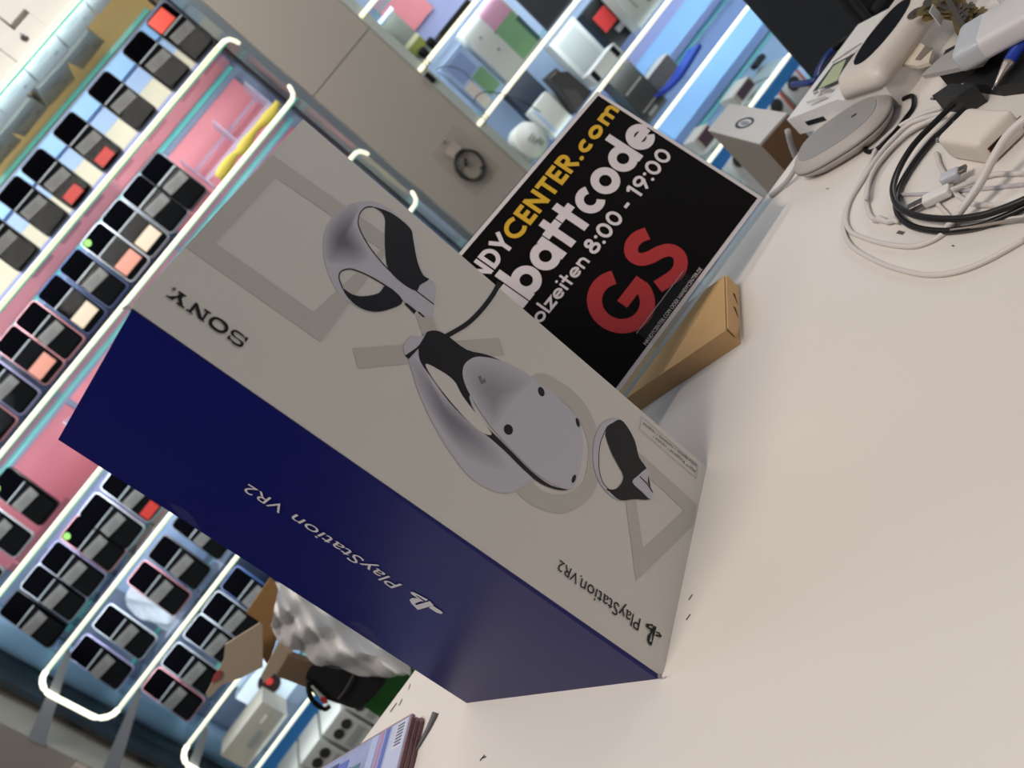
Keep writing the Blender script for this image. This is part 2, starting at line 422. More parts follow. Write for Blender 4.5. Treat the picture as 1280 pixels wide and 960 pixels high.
# left controller
z = lambda pts: zc(390, 240, 5.647, pts)
ctl_o = smooth2(z([(375, 68), (470, 80), (590, 155), (690, 250), (715, 330), (745, 490), (800, 590), (860, 640), (872, 700), (860, 800), (850, 870), (790, 880), (640, 770), (560, 825), (440, 850), (320, 815), (180, 700), (105, 550), (78, 400), (95, 270), (170, 150), (270, 88)]), 4)
hole1 = smooth2(z([(430, 105), (480, 140), (515, 190), (515, 300), (512, 420), (535, 540), (450, 450), (380, 350), (330, 240), (335, 160), (375, 112)]), 4)
hole2 = smooth2(z([(190, 600), (205, 560), (270, 545), (360, 575), (440, 615), (520, 665), (470, 715), (360, 737), (270, 720), (215, 670)]), 4)
pr('controller_print', [ctl_o, hole1, hole2], I_LG)
pr_grad('controller_shade', smooth2(z([(330, 110), (300, 230), (400, 440), (330, 510), (200, 510), (110, 500), (82, 400), (100, 270), (180, 150), (270, 90)]), 4), (215/5.647+390, 340/5.647+240), (184, 182, 190), (112, 109, 118), 12)
pr('controller_inner', [smooth2(z([(430, 105), (560, 150), (690, 255), (712, 330), (742, 490), (785, 590), (825, 618), (760, 660), (735, 700), (640, 650), (540, 548), (515, 420), (512, 300), (515, 195), (485, 140)]), 3)], I_DRK)
pr('controller_inner', [smooth2(z([(215, 680), (280, 722), (360, 737), (470, 715), (525, 662), (640, 768), (560, 825), (440, 848), (330, 815), (250, 745)]), 3)], I_DRK)
def line_print(name, pts, wpx, m, face='W'):
    P, n = (W, N1) if face == 'W' else (Bp, N2); LAY[0] += 1; bm = bmesh.new()
    q = catmull([Vector((a, b, 0)) for a, b in pts], 5); L = []; R_ = []
    for i, p in enumerate(q):
        t = (q[min(i+1, len(q)-1)]-q[max(i-1, 0)]).normalized(); nn = Vector((-t.y, t.x, 0))*wpx/2
        L.append(bm.verts.new(P((p+nn).x, (p+nn).y)+n*(.0002+LAY[0]*.000006))); R_.append(bm.verts.new(P((p-nn).x, (p-nn).y)+n*(.0002+LAY[0]*.000006)))
    for i in range(len(q)-1): bm.faces.new((L[i], L[i+1], R_[i+1], R_[i]))
    return part(name, bm, m, hb)
line_print('controller_edge_line', z([(430, 105), (375, 112), (335, 160), (328, 240), (380, 350), (450, 450), (535, 545), (620, 620), (735, 700), (860, 795)]), 1.3, I_DRK)
line_print('controller_edge_line', z([(215, 680), (190, 610), (205, 562), (270, 545), (360, 575), (440, 615), (520, 665), (600, 735)]), 1.6, I_DRK)
pr('controller_button', [z([(650, 790), (665, 785), (735, 840), (720, 862)])], I_DRK); pr('controller_button', [z([(745, 850), (755, 845), (795, 880), (785, 888)])], I_DRK)
# cable print
z = lambda pts: zc(370, 230, 4.267, pts)
line_print('cable_print', z([(1085, 525), (1050, 590), (990, 670), (920, 740), (850, 785), (795, 815)]), 6, I_DRK)
# headset
z = lambda pts: zc(480, 400, 3.693, pts)
pr('headset_band', [smooth2(z([(90, 150), (100, 100), (130, 75), (160, 80), (230, 50), (290, 75), (380, 140), (400, 170), (430, 460), (610, 650), (680, 725), (640, 770), (560, 800), (480, 780), (390, 720), (290, 590), (210, 450), (150, 310), (118, 190)]), 4)], I_LG)
pr_grad('headset_band_shade', smooth2(z([(112, 175), (165, 200), (250, 330), (390, 460), (520, 590), (560, 690), (430, 660), (330, 590), (240, 470), (160, 320)]), 4), (300/3.693+480, 450/3.693+400), (186, 183, 191), (130, 127, 136), 12)
pr('headset_strap', [smooth2(z([(160, 110), (190, 60), (240, 50), (290, 72), (380, 138), (470, 160), (560, 200), (690, 280), (560, 300), (400, 330), (420, 430), (480, 500), (600, 620), (680, 700), (770, 765), (850, 783), (800, 785), (720, 755), (640, 690), (560, 610), (480, 540), (400, 480), (300, 380), (220, 270), (165, 190)]), 3)], I_DRK)
pr('headset_opening', [smooth2(z([(190, 205), (250, 230), (320, 280), (360, 350), (420, 430), (495, 525), (450, 520), (380, 460), (300, 370), (230, 280)]), 4)], M_BOXW)
pr('headset_hinge', [smooth2(z([(88, 130), (105, 95), (135, 75), (170, 80), (195, 55), (180, 85), (150, 130), (105, 172)]), 3)], I_LG)
pr('headset_hinge_line', [z([(95, 165), (150, 128), (155, 120), (165, 125), (112, 182)])], I_DRK)
visor = smooth2(z([(362, 230), (385, 190), (440, 170), (540, 190), (640, 240), (740, 310), (830, 385), (890, 450), (915, 530), (915, 620), (895, 720), (860, 780), (790, 765), (690, 700), (590, 600), (490, 490), (410, 370), (370, 290)]), 4)
pr('headset_visor', [visor], I_LG)
pr_grad('headset_visor_shade', smooth2(z([(366, 235), (395, 185), (470, 175), (560, 205), (680, 275), (610, 350), (555, 430), (500, 490), (420, 375), (376, 300)]), 4), (500/3.693+480, 350/3.693+400), (186, 184, 191), (150, 148, 154), 10)
for c, rx, ry, a in (((572, 507), 21, 25, -20), ((724, 332), 14, 23, -20), ((892, 474), 8, 22, -15), ((874, 734), 9, 20, 20)):
    ca, sa = math.cos(math.radians(a)), math.sin(math.radians(a)); pts = []
    for k in range(20):
        x, y = rx*math.cos(k*math.pi/10), ry*math.sin(k*math.pi/10); pts.append((c[0]+x*ca-y*sa, c[1]+x*sa+y*ca))
    pr('headset_lens', [z(pts)], I_DRK)
pr('visor_mark', [z([(432, 262), (446, 258), (452, 280), (462, 268), (470, 288), (446, 300), (440, 285)])], mat('ink_faint', (112, 110, 116), .42, spec=.3))
# right controller
z = lambda pts: zc(730, 500, 4.175, pts)
pr('controller_print', [smooth2(z([(45, 260), (60, 180), (100, 115), (150, 97), (190, 107), (120, 160), (80, 240), (75, 350), (95, 430), (150, 490), (180, 523), (130, 495), (75, 425), (48, 340)]), 4)], I_LG)
pr('controller_inner', [smooth2(z([(108, 158), (150, 118), (190, 105), (230, 150), (265, 220), (285, 300), (325, 360), (345, 450), (358, 480), (338, 520), (260, 518), (185, 524), (130, 480), (112, 465), (165, 465), (205, 405), (170, 330), (135, 260)]), 3)], I_DRK)
pr('controller_trigger', [smooth2(z([(250, 430), (280, 395), (325, 358), (340, 372), (330, 430), (360, 480), (345, 520), (300, 480)]), 3)], I_LG)
pr('controller_trigger_line', [z([(286, 402), (290, 398), (332, 438), (358, 482), (352, 484), (326, 442)])], I_DRK)
line_print('controller_edge_line', z([(108, 158), (80, 240), (75, 350), (95, 430), (130, 470)]), 1.0, I_DRK)
# wordmark at the top corner, traced slab serif letters
z = lambda pts: zc(195, 340, 9.146, pts)
def zs(pts, n=4): return smooth2(z(pts), n)
pr('letter_y', [z([(248, 235), (262, 220), (347, 278), (334, 292), (312, 284), (292, 312), (305, 392), (326, 408), (316, 424), (226, 364), (238, 350), (262, 360), (248, 305), (240, 300), (196, 316), (190, 332), (110, 280), (122, 268), (150, 282), (240, 280), (268, 250)])], I_TXT)
pr('letter_n', [z([(450, 350), (478, 368), (522, 528), (572, 462), (545, 440), (556, 424), (630, 472), (618, 488), (594, 478), (538, 560), (556, 568), (546, 580), (478, 530), (448, 408), (398, 470), (424, 480), (414, 492), (336, 438), (348, 424), (376, 442)])], I_TXT)
pr('letter_o', [zs([(600, 575), (625, 530), (690, 518), (770, 560), (822, 620), (815, 680), (755, 706), (680, 680), (615, 625)]), zs([(640, 585), (665, 552), (715, 555), (765, 600), (785, 645), (760, 672), (715, 665), (660, 625)])], I_TXT)
pr('letter_s', [zs([(1050, 765), (1025, 802), (1008, 796), (1015, 770), (960, 720), (905, 690), (882, 700), (905, 740), (975, 790), (1000, 825), (985, 855), (945, 860), (880, 825), (850, 785), (830, 775), (808, 762), (832, 730), (850, 738), (846, 758), (900, 810), (950, 832), (968, 822), (950, 790), (880, 740), (852, 700), (870, 670), (920, 670), (985, 715), (1018, 752), (1035, 748)], 3)], I_TXT)
pr('registered_dot', [zs([(178, 200), (205, 180), (230, 200), (205, 222)])], mat('ink_dot', (96, 90, 88), .42))
# printed words with the built-in font, laid along the carton's long side
def face_frame(Pf, a, b, up):
    """a, b: pixels of baseline start and end; up: a pixel on the cap line above the start -> place(u, v) in metres"""
    A, Bq, U = Pf(*a), Pf(*b), Pf(*up); ex = (Bq-A).normalized(); n = (N1 if Pf is W else N2)
    ey = n.cross(ex).normalized(); ey = ey if (U-A).dot(ey) > 0 else -ey
    LAY[0] += 1; lf = n*(.0002+LAY[0]*.000006)
    return (lambda u, v: A+ex*u+ey*v+lf), (Bq-A).length, (U-A).dot(ey)
z7 = lambda x, y: (x/7.39+680, y/7.39+690)
pl, Ln, Hc = face_frame(W, z7(890, 620), z7(345, 242), z7(858, 728))
bm = bmesh.new(); add_text(bm, 'PlayStation', (0, Ln, 0, Hc), pl); part('wordmark', bm, I_TXT, hb)
pl, Ln, Hc = face_frame(W, z7(300, 195), z7(135, 65), z7(255, 270))
pl2, L2, _ = face_frame(W, z7(335, 225), z7(145, 72), z7(300, 315))
bm = bmesh.new(); add_text(bm, 'VR2', (0.001, L2, 0, Hc*1.0), pl2); part('wordmark', bm, I_TXT, hb)
bm = bmesh.new(); flat(bm, [[W(*z7(*p)) for p in ((335, 215), (350, 220), (345, 232), (332, 228))]], N1*.0004); part('trademark_dot', bm, I_TXT, hb)
def logo(zf, P, n, m, polys):
    bm = bmesh.new()
    for pts in polys: flat(bm, [[P(*zf(*p)) for p in pts]], n*.0006)
    part('emblem', bm, m, hb)
logo(z7, W, N1, I_TXT, [[(988, 868), (1035, 695), (1010, 680), (968, 828), (990, 830), (998, 742), (978, 740), (952, 775), (948, 818), (962, 850)],
    [(1000, 668), (940, 662), (935, 690), (985, 728), (1000, 718), (962, 690), (972, 680), (1005, 690)],
    [(1030, 735), (1060, 742), (1085, 780), (1070, 790), (1022, 775), (1026, 762), (1062, 770), (1058, 758), (1032, 748)]])
z8 = lambda x, y: (x/8+420, y/8+660)
M_SILV = mat('silver_foil_print', (205, 200, 205), .35, spec=.5)
logo(z8, Bp, N2, M_SILV, [[(822, 812), (980, 765), (940, 722), (885, 740), (800, 765), (796, 745), (858, 722), (812, 695), (765, 692), (738, 710), (755, 745)],
    [(745, 632), (775, 632), (925, 710), (900, 722), (808, 664), (800, 668), (885, 730), (860, 725), (760, 655)],
    [(932, 790), (965, 765), (1050, 820), (1072, 842), (1055, 852), (1010, 838)]])
pl, Ln, Hc = face_frame(Bp, z8(668, 562), (290+690/8.533, 590+440/8.533), z8(578, 608))
bm = bmesh.new(); add_text(bm, 'PlayStation', (0, Ln, 0, Hc*1.0), pl); part('wordmark', bm, M_SILV, hb)
pl, Ln, Hc = face_frame(Bp, (290+590/8.533, 590+375/8.533), (290+185/8.533, 590+118/8.533), (290+560/8.533, 590+468/8.533))
bm = bmesh.new(); add_text(bm, 'VR2', (0, Ln, 0, Hc*1.0), pl); part('wordmark', bm, M_SILV, hb)
# boxed small print
z9 = lambda x, y: (x/9.6+780, y/9.6+510)
fr = [(205, 105), (880, 690), (862, 845), (180, 255)]
for i in range(4): line_print('notice_frame', [z9(*fr[i]), z9(*[(a+b)/2 for a, b in zip(fr[i], fr[(i+1) % 4])]), z9(*fr[(i+1) % 4])], .5, I_MG)
pl, Ln, Hc = face_frame(W, z9(855, 745), z9(345, 325), z9(838, 790))
bm = bmesh.new(); add_text(bm, 'PS5\u2122 Required / vereist /', (0, Ln, 0, .0026), pl); part('notice_text', bm, I_TXT, hb)
pl, Ln, Hc = face_frame(W, z9(868, 682), z9(225, 172), z9(850, 720))
bm = bmesh.new(); add_text(bm, 'erforderlich / richiesta / requise', (0, Ln, 0, .0026), pl); part('notice_text', bm, I_TXT, hb)

# ================================================================ sign in a clear holder
SBR = Vector((0.4341, 0.2715, 0.9262)); SEX = Vector((0.9883, 0.1383, -0.0647)).normalized(); SEY = Vector((-0.0048, 0.4517, 0.8921))
SEY = (SEY-SEX*SEY.dot(SEX)).normalized(); SN = SEX.cross(SEY).normalized(); SBL = SBR-SEX*.297
SBASE = Vector((0.29, 0.29, 0.9225))
sg = thing('shop_sign', 'black poster with yellow and white lettering and red GS, in a clear stand', 'sign', SBASE)
S = lambda x, y, d=0.: SBL+SEX*(x/1000)+SEY*(y/1000)+SN*(d/1000)
def slab(x0, x1, y0, y1, d0, d1): return PRM([S(x0, y0, d0), S(x1, y0, d0), S(x1, y1, d0), S(x0, y1, d0)], SN*(d1-d0)/1000)
part('poster', slab(0, 297, 0, 210, -.6, 0), mat('poster_white_edge', (222, 214, 214), .5), sg)
part('black_print', slab(4, 293, 4, 206, 0, .15), mat('poster_black', (10, 6, 6), .5, spec=.12, noise=(9, .5, 0)), sg)
part('holder_back', slab(-3, 300, -6, 212, -3.2, -.8), M_ACRYL, sg)
part('holder_pocket', slab(93, 176, -5, 20, 1.2, 2.4), glass('clear_pocket', (.96, .96, .96), .7, .08, .006, (200, 200, 205)), sg)
part('pocket_edge', slab(93, 176, 19.2, 20.1, 1.1, 2.5), glass('pocket_edge', (.9, .9, .9), .8, .1, .35, (190, 186, 188)), sg)
part('holder_lip', slab(-3, 300, -9, -5.5, -3.2, 2.6), glass('acrylic_lip', (.80, .88, .9), 1., .05, .5, (190, 204, 210)), sg)
fo = bmesh.new(); prism(fo, [S(-3, -9, -3.2), S(300, -9, -3.2), S(300, -9, -3.2)+Vector((0, .05, 0)), S(-3, -9, -3.2)+Vector((0, .05, 0))], Vector((0, 0, .0025)))
part('holder_foot', fo, M_ACRYL, sg)
M_YEL = mat('poster_yellow', (222, 176, 44), .5); M_PWH = mat('poster_white', (226, 216, 218), .5); M_RED = mat('poster_red', (176, 44, 46), .5)
SP = lambda x, y, d=0.: S(x, y, .3+d)
bm = bold_text(bmesh.new(), 'HANDY', 4, 98.5, 169.2, 15.4, .30, SP, .024); part('lettering', bm, M_PWH, sg)
bm = bold_text(bmesh.new(), 'CENTER', 100, 213.5, 170.8, 15.6, .30, SP, .024); part('lettering', bm, M_YEL, sg)
bm = bold_text(bmesh.new(), '.com', 216, 293, 173.2, 13.8, .32, SP, .05, gap=.08); part('lettering', bm, M_YEL, sg)
ASC[0] = 1.40
bm = bold_text(bmesh.new(), 'Ra', 5, 55.5, 122.8, 31, .285, SP, .012, gap=.04); part('lettering', bm, M_PWH, sg)
bm = bold_text(bmesh.new(), 'battcode', 57.5, 293.5, 123.2, 31, .285, SP, .012, gap=.04); part('lettering', bm, M_PWH, sg)
ASC[0] = 1.58
bm = bold_text(bmesh.new(), 'Abh', 6, 42.5, 99.6, 10.4, .25, SP, .004, gap=.08); part('lettering', bm, M_PWH, sg)
bm = bold_text(bmesh.new(), 'olzeiten', 43.6, 128.8, 99.6, 10.4, .25, SP, .004, gap=.08); part('lettering', bm, M_PWH, sg)
bm = bold_text(bmesh.new(), '8:00', 136, 190.5, 99.6, 12.4, .27, SP, .006, gap=.08); part('lettering', bm, M_PWH, sg)
bm = bold_text(bmesh.new(), '-', 199.5, 206.5, 100.2, 12.4, .27, SP, .006); part('lettering', bm, M_PWH, sg)
bm = bold_text(bmesh.new(), '19:00', 215.5, 281.8, 100.8, 12.4, .27, SP, .006, gap=.08); part('lettering', bm, M_PWH, sg)
bm = bmesh.new()
stroke_poly(bm, [(x, y) for x, y in arc(112, 51, 26.3, 26.3, 50, 346, 34)], 15, SP)
stroke_poly(bm, [(110, 48.3), (144, 48.3)], 12, SP)
stroke_poly(bm, catmull([Vector((a, b, 0)) for a, b in ((188.5, 70.5), (179, 73.8), (169, 71), (165.5, 62.5), (170, 54.5), (180, 50.5), (186, 44), (186, 35), (178, 29), (166, 28), (147, 32.5))], 5), 13, lambda *a: SP(a[0], a[1])) if False else None
pts = catmull([Vector((a, b, 0)) for a, b in ((189.5, 71.8), (180, 77), (169, 77.2), (160.5, 71), (161, 61.5), (169, 54.8), (180, 50), (188, 43.2), (189, 33.5), (181.5, 26), (169, 23.8), (147, 30.8))], 5)
stroke_poly(bm, [(p.x, p.y) for p in pts], 14, SP)
part('lettering', bm, M_RED, sg)
bm = bmesh.new(); add_text(bm, 'HANDYCENTER.COM ODER HANDYCENTER.DE', (89, 190.5, 5.2, 9.0), lambda x, y: S(x, y+.004*(x-89), .3)); part('small_lettering', bm, M_PWH, sg)

# ================================================================ kraft box under the sign
ka, kb = onz(805, 510), onz(926, 430); kd = (kb-ka).normalized(); kn = Vector((kd.y, -kd.x, 0)); kn = kn if kn.y > 0 else -kn
ka = kb-kd*.15; KH = .0205
kr = thing('kraft_box', 'small tan kraft mailer box lying flat under the black sign', 'box', ((ka+kb)/2+kn*.045).to_tuple()[:2]+(TZ,))
part('box_body', PRM([ka, kb, kb+kn*.095, ka+kn*.095], Vector((0, 0, KH))), M_KRAFT, kr)
e = kd*.0012
rr_ = [kb+e+kn*(.001)+Vector((0, 0, .009)), kb+e+kn*.001+Vector((0, 0, KH)), kb+e+kn*.094+Vector((0, 0, KH)), kb+e+kn*.094+Vector((0, 0, .002)), kb+e+kn*.06+Vector((0, 0, .002)), kb+e+kn*.02+Vector((0, 0, .004))]
part('tuck_flap', PRM(rr_, kd*.0014), mat('kraft_flap', (206, 166, 114), .75), kr)
for t in (.034, .058): part('slot', PRM([kb+kd*.0028+kn*t+Vector((0, 0, .005)), kb+kd*.0028+kn*(t+.012)+Vector((0, 0, .012)), kb+kd*.0028+kn*(t+.013)+Vector((0, 0, .009))], kd*.0003), mat('slot_shadow_card', (70, 52, 34), .9), kr)

# ================================================================ things on the right of the counter
def onz_path(zf, pts, h): return [onz(*zf(x, y), TZ+h) for x, y in pts]
z4 = lambda x, y: (x/4.175+1040, y/4.175+120)
z1 = lambda x, y: (x/6.4+980, y/6.4+20)
z2 = lambda x, y: (x/8+1120, y/8)
z6 = lambda x, y: (x/7.11+960, y/7.11+100)
z3 = lambda x, y: (x/9.143+1140, y/9.143+80)

# ---- wireless charging pad, a rounded slab
pc = Vector((0.521, 0.236, TZ)); pa = Vector((0.052, -0.080, 0)).normalized(); pb = Vector((-pa.y, pa.x, 0))
pad = thing('charging_pad', 'grey oval wireless charging pad leaning by the white card terminal', 'charger', pc)
def squircle(a, b, z, n=40, p=2.6):
    out = []
    for k in range(n):
        t = 2*math.pi*k/n; c, s = math.cos(t), math.sin(t)
        out.append(pc+pa*a*math.copysign(abs(c)**(2/p), c)+pb*b*math.copysign(abs(s)**(2/p), s)+Vector((0, 0, z)))
    return out
def loft(bm, rings, cap=True):
    R = [[bm.verts.new(p) for p in r] for r in rings]; n = len(R[0])
    for i in range(len(R)-1):
        for k in range(n): bm.faces.new((R[i][k], R[i][(k+1) % n], R[i+1][(k+1) % n], R[i+1][k]))
    if cap: bm.faces.new(R[0][::-1]); bm.faces.new(R[-1])
    return bm
M_PADL = mat('pad_shell', (178, 170, 164), .5); M_PADT = mat('pad_top_grey', (150, 147, 144), .55)
part('shell', loft(bmesh.new(), [squircle(.044, .030, .001), squircle(.052, .036, .007), squircle(.055, .039, .0118)]), M_PADL, pad, True)
part('seam', loft(bmesh.new(), [squircle(.0545, .0385, .0117), squircle(.0545, .0385, .0132)]), mat('seam_dark', (70, 64, 62), .7), pad)
part('upper_shell', loft(bmesh.new(), [squircle(.055, .039, .013), squircle(.054, .038, .016), squircle(.046, .031, .0215), squircle(.045, .030, .022)]), M_PADL, pad, True)
part('top_pad', loft(bmesh.new(), [squircle(.0445, .0295, .0215), squircle(.0442, .0292, .0226)]), M_PADT, pad)
part('indicator', BX(pc+pa*.020+pb*.004+Vector((0, 0, .0228)), (.0055, .0026, .0006), rotz(math.atan2(pa.y, pa.x)), .0002), M_BLACK, pad)
tag(finish(tube(bmesh.new(), catmull([Vector((0, 0, 0)), Vector((-.012, .008, -.005)), Vector((-.022, .020, -.008)), Vector((-.030, .027, -.008))]), .0028), 'cord', mat('cord_grey', (168, 164, 162), .5), None, True), 'short grey cord running from the charging pad over the counter edge', 'cable').location = squircle(.055, .039, .0118)[20].to_tuple()[:2]+(TZ+.0112,)

# ---- card terminal
tm = thing('card_terminal', 'white card terminal with a small green LCD and black oval top', 'terminal', (0.63, 0.275, TZ))
prof = [(0.198, 0.0), (0.350, 0.0), (0.350, 0.024), (0.262, 0.029), (0.256, 0.026), (0.198, 0.026)]
part('base', PRM([Vector((0.562, y, TZ+h)) for y, h in prof], Vector((.145, 0, 0))), M_WHITE, tm)
part('card_slot', BX((0.5618, 0.312, TZ+.0115), (.001, .030, .006)), M_BLACK, tm)
# raised rounded hood with black oval
def rr2(x0, x1, y0, y1, r, z, n=6):
    out = []
    for cx, cy, a in ((x1-r, y1-r, 0), (x0+r, y1-r, 90), (x0+r, y0+r, 180), (x1-r, y0+r, 270)):
        for k in range(n+1):
            t = math.radians(a+90*k/n); out.append(Vector((cx+r*math.cos(t), cy+r*math.sin(t), z)))
    return out
part('hood', loft(bmesh.new(), [rr2(.560, .716, .193, .258, .012, TZ+.0265), rr2(.561, .715, .194, .257, .013, TZ+.036), rr2(.566, .712, .198, .256, .014, TZ+.0455), rr2(.576, .705, .206, .252, .014, TZ+.048)]), mat('terminal_ivory', (214, 204, 194), .4), tm, True)
ov = []
for k in range(36):
    t = 2*math.pi*k/36; c, s = math.cos(t), math.sin(t)
    ov.append(Vector((.624+.043*math.copysign(abs(c)**1.15, c), .230+.0185*math.copysign(abs(s)**.8, s), TZ+.0478)))
part('oval_display', loft(bmesh.new(), [ov, [p+Vector((0, 0, .0012)) for p in ov]]), mat('oval_black', (16, 16, 18), .5, spec=.12), tm)
TPL = lambda x, y: onp(*z1(x, y), Vector((.6, .262, TZ+.0295)), Vector((0, -.057, 1)).normalized())
up = Vector((0, -.057, 1)).normalized()
def tdec(name, pts, m, d=.0005):
    bm = bmesh.new(); prism(bm, [TPL(*p)+up*.0002 for p in pts], up*d); part(name, bm, m, tm)
tdec('lcd_bezel', [(232, 606), (395, 390), (572, 298), (430, 530)], mat('lcd_bezel', (60, 62, 58), .4))
tdec('lcd_screen', [(275, 590), (400, 405), (500, 350), (430, 520)], mat('lcd_green', (178, 186, 150), .25), .0008)
for i, q in enumerate(((235, 620), (290, 600), (340, 600))):
    tdec('key', [q, (q[0]+35, q[1]-22), (q[0]+45, q[1]-8), (q[0]+10, q[1]+14)], mat('key_grey', (160, 154, 148), .5), .001)
tdec('label_plate', [(175, 690), (330, 640), (345, 652), (190, 704)], mat('label_grey', (190, 184, 176), .5), .0004)
tdec('top_label', [(430, 285), (520, 235), (530, 245), (440, 300)], mat('label_light', (226, 222, 214), .5), .0004)
tdec('seam_line', [(385, 372), (620, 215), (628, 222), (392, 380)], mat('seam_grey', (150, 142, 134), .6), .0003)
part('clip', PRM([onz(*z1(*p), TZ+.022) for p in [(945, 400), (1090, 225), (1205, 300), (1180, 395), (1080, 425)]], Vector((0, 0, .004))), mat('clip_ivory', (212, 198, 180), .5), tm)
part('clip_hole', PRM([onz(*z1(*p), TZ+.0262) for p in [(1050, 350), (1130, 240), (1195, 255), (1090, 355)]], Vector((0, 0, .0004))), mat('clip_shadow', (120, 110, 100), .6), tm)
part('foot', bxmm(.57, .70, .2, .345, TZ, TZ+.002), M_BLACK, tm)

# black loop cable beside the pad
P = [onz(*z6(x, y), TZ+.002) for x, y in ((1130, 210), (1240, 150), (1290, 150), (1290, 240), (1230, 330), (1120, 470), (1000, 590), (900, 640), (860, 610), (880, 560))]
single('cord', TB(catmull(P, 5), .0022), M_BLACK, 'thin black cord looping out from behind the grey charging pad', 'cable', P[4].to_tuple(), smooth=True)

# ---- charger brick
M_BRICK = mat('brick_ivory', (226, 216, 204), .42)
bh = .0245
q = [onz(*z4(*p), TZ+bh) for p in [(548, 225), (690, 52), (940, 62), (752, 262)]]
bx = (q[3]-q[0]+q[2]-q[1]).normalized(); by = Vector((-bx.y, bx.x, 0)); bc = (q[0]+q[1]+q[2]+q[3])/4; bc.z = TZ+bh/2+.0005
bl = ((q[3]-q[0]).length+(q[2]-q[1]).length)/2; bwid = abs((q[1]-q[0]).dot(by)+(q[2]-q[3]).dot(by))/2
br = thing('charger_brick', 'cream two-port wall charger brick among the white cables', 'charger', (bc.x, bc.y, TZ))
Rb = basis(bx, by, Vector((0, 0, 1)))
part('brick_body', BX(bc, (bl, bwid, bh), Rb, .0055, 4), M_BRICK, br, True)
fx = bc+bx*(bl/2+.0002)
sgn = 1
for name, off, w, h, m in (('usb_a_port', -.006, .013, .0055, mat('port_red', (120, 30, 26), .5)), ('usb_c_port', .0095, .0085, .0032, M_BLACK)):
    for sy in (1,):
        part(name, BX(fx+by*off, (.0006, w, h), Rb), m, br)
part('port_mouth', BX(fx+by*(-.006)+Vector((0, 0, .0012)), (.0009, .0115, .0026), Rb), M_BLACK, br)
part('port_mark', BX(fx+by*.0165+Vector((0, 0, .002)), (.0004, .0035, .003), Rb), mat('mark_grey', (130, 122, 114), .6), br)
for s in (-.009, .009):
    part('plug_prong', TB([bc-bx*(bl/2)+by*s, bc-bx*(bl/2+.017)+by*s], .0026), M_CHROME, br, True)
# ---- cables
M_CW = mat('cable_white', (214, 207, 202), .45)
def cable(zf, pts, hs, r, m, label, n=6, name='cable'):
    P = [onz(*zf(p[0], p[1]), TZ+(h if not isinstance(hs, (int, float)) else hs)) for p, h in zip(pts, hs if not isinstance(hs, (int, float)) else [hs]*len(pts))]
    return single(name, TB(catmull(P, n), r), m, label, 'cable', P[len(P)//2].to_tuple(), smooth=True)
cable(z4, [(575, 62), (460, 100), (330, 172), (240, 260), (190, 365), (130, 480), (75, 590), (60, 690), (90, 770), (160, 825), (300, 890), (480, 932), (640, 920), (800, 862), (1010, 745)], .0022, .0021, M_CW, 'white cable making the outermost loop toward the front of the counter')
cable(z4, [(590, 85), (420, 135), (315, 225), (235, 320), (165, 430), (95, 545), (72, 640), (95, 705), (160, 738), (270, 770), (400, 786), (490, 768), (575, 722), (630, 660)], .0023, .0021, M_CW, 'white cable lying just inside the outermost loop')
cable(z4, [(600, 690), (640, 640), (700, 560), (770, 460), (850, 310), (925, 195), (1020, 110)], [.003, .008, .013, .018, .026, .033, .036], .0031, M_CW, 'thick white cable rising across in front of the cream charger brick')
cable(z4, [(560, 108), (400, 195), (290, 300), (215, 400), (180, 500), (188, 595), (225, 645), (330, 652)], .0023, .0021, M_CW, 'white cable of the inner loop ending in a knotted tail')
cable(z4, [(575, 100), (430, 168), (310, 268), (235, 360), (195, 440), (178, 540)], .0062, .0019, M_CW, 'white cable stacked on top of the inner loop')
cable(z4, [(545, 300), (562, 360), (590, 410), (640, 500), (700, 545), (780, 570), (1010, 562)], .0022, .0020, M_CW, 'white cable running out from under the charger brick')
cable(z4, [(622, 490), (700, 460), (780, 430), (860, 408), (1010, 405)], [.009, .006, .003, .003, .003], .0019, M_CW, 'thin white cable leading right from the white USB plug')
cable(z4, [(360, 515), (480, 512), (620, 498), (780, 485), (1010, 462)], .0016, .0016, mat('cable_lilac', (190, 184, 190), .45), 'pale lilac cable lying straight beneath the metal plugs')
cable(z4, [(550, 560), (590, 605), (640, 650), (760, 660), (1010, 632)], .0018, .0018, M_CW, 'white cable passing below the double black cable')
cable(z4, [(620, 700), (760, 680), (900, 655), (1010, 640)], .0050, .0012, mat('wire_grey', (150, 140, 132), .5), 'thin grey wire beside the lower black cable')
M_CB = mat('cable_black', (20, 17, 17), .38)
cable(z4, [(720, -10), (640, 40), (545, 130), (430, 250), (352, 375), (318, 480), (335, 560), (390, 606), (480, 632), (620, 642), (770, 625), (900, 585), (1020, 535)], .0095, .0027, M_CB, 'upper strand of the doubled black cable', 7)
cable(z4, [(770, 5), (690, 70), (600, 160), (520, 235), (425, 355), (352, 480), (335, 580), (370, 648), (450, 690), (590, 705), (760, 682), (900, 630), (1020, 575)], .0035, .0027, M_CB, 'lower strand of the doubled black cable', 7)
single('cable_end', TB([onz(*z4(*p), TZ+.004) for p in [(215, 652), (250, 640), (290, 658), (330, 645), (345, 660)]], [.002, .003, .0022, .003, .0014]), M_CW, 'frayed knotted tail of the inner white cable', 'cable', onz(*z4(280, 650), TZ).to_tuple(), smooth=True)
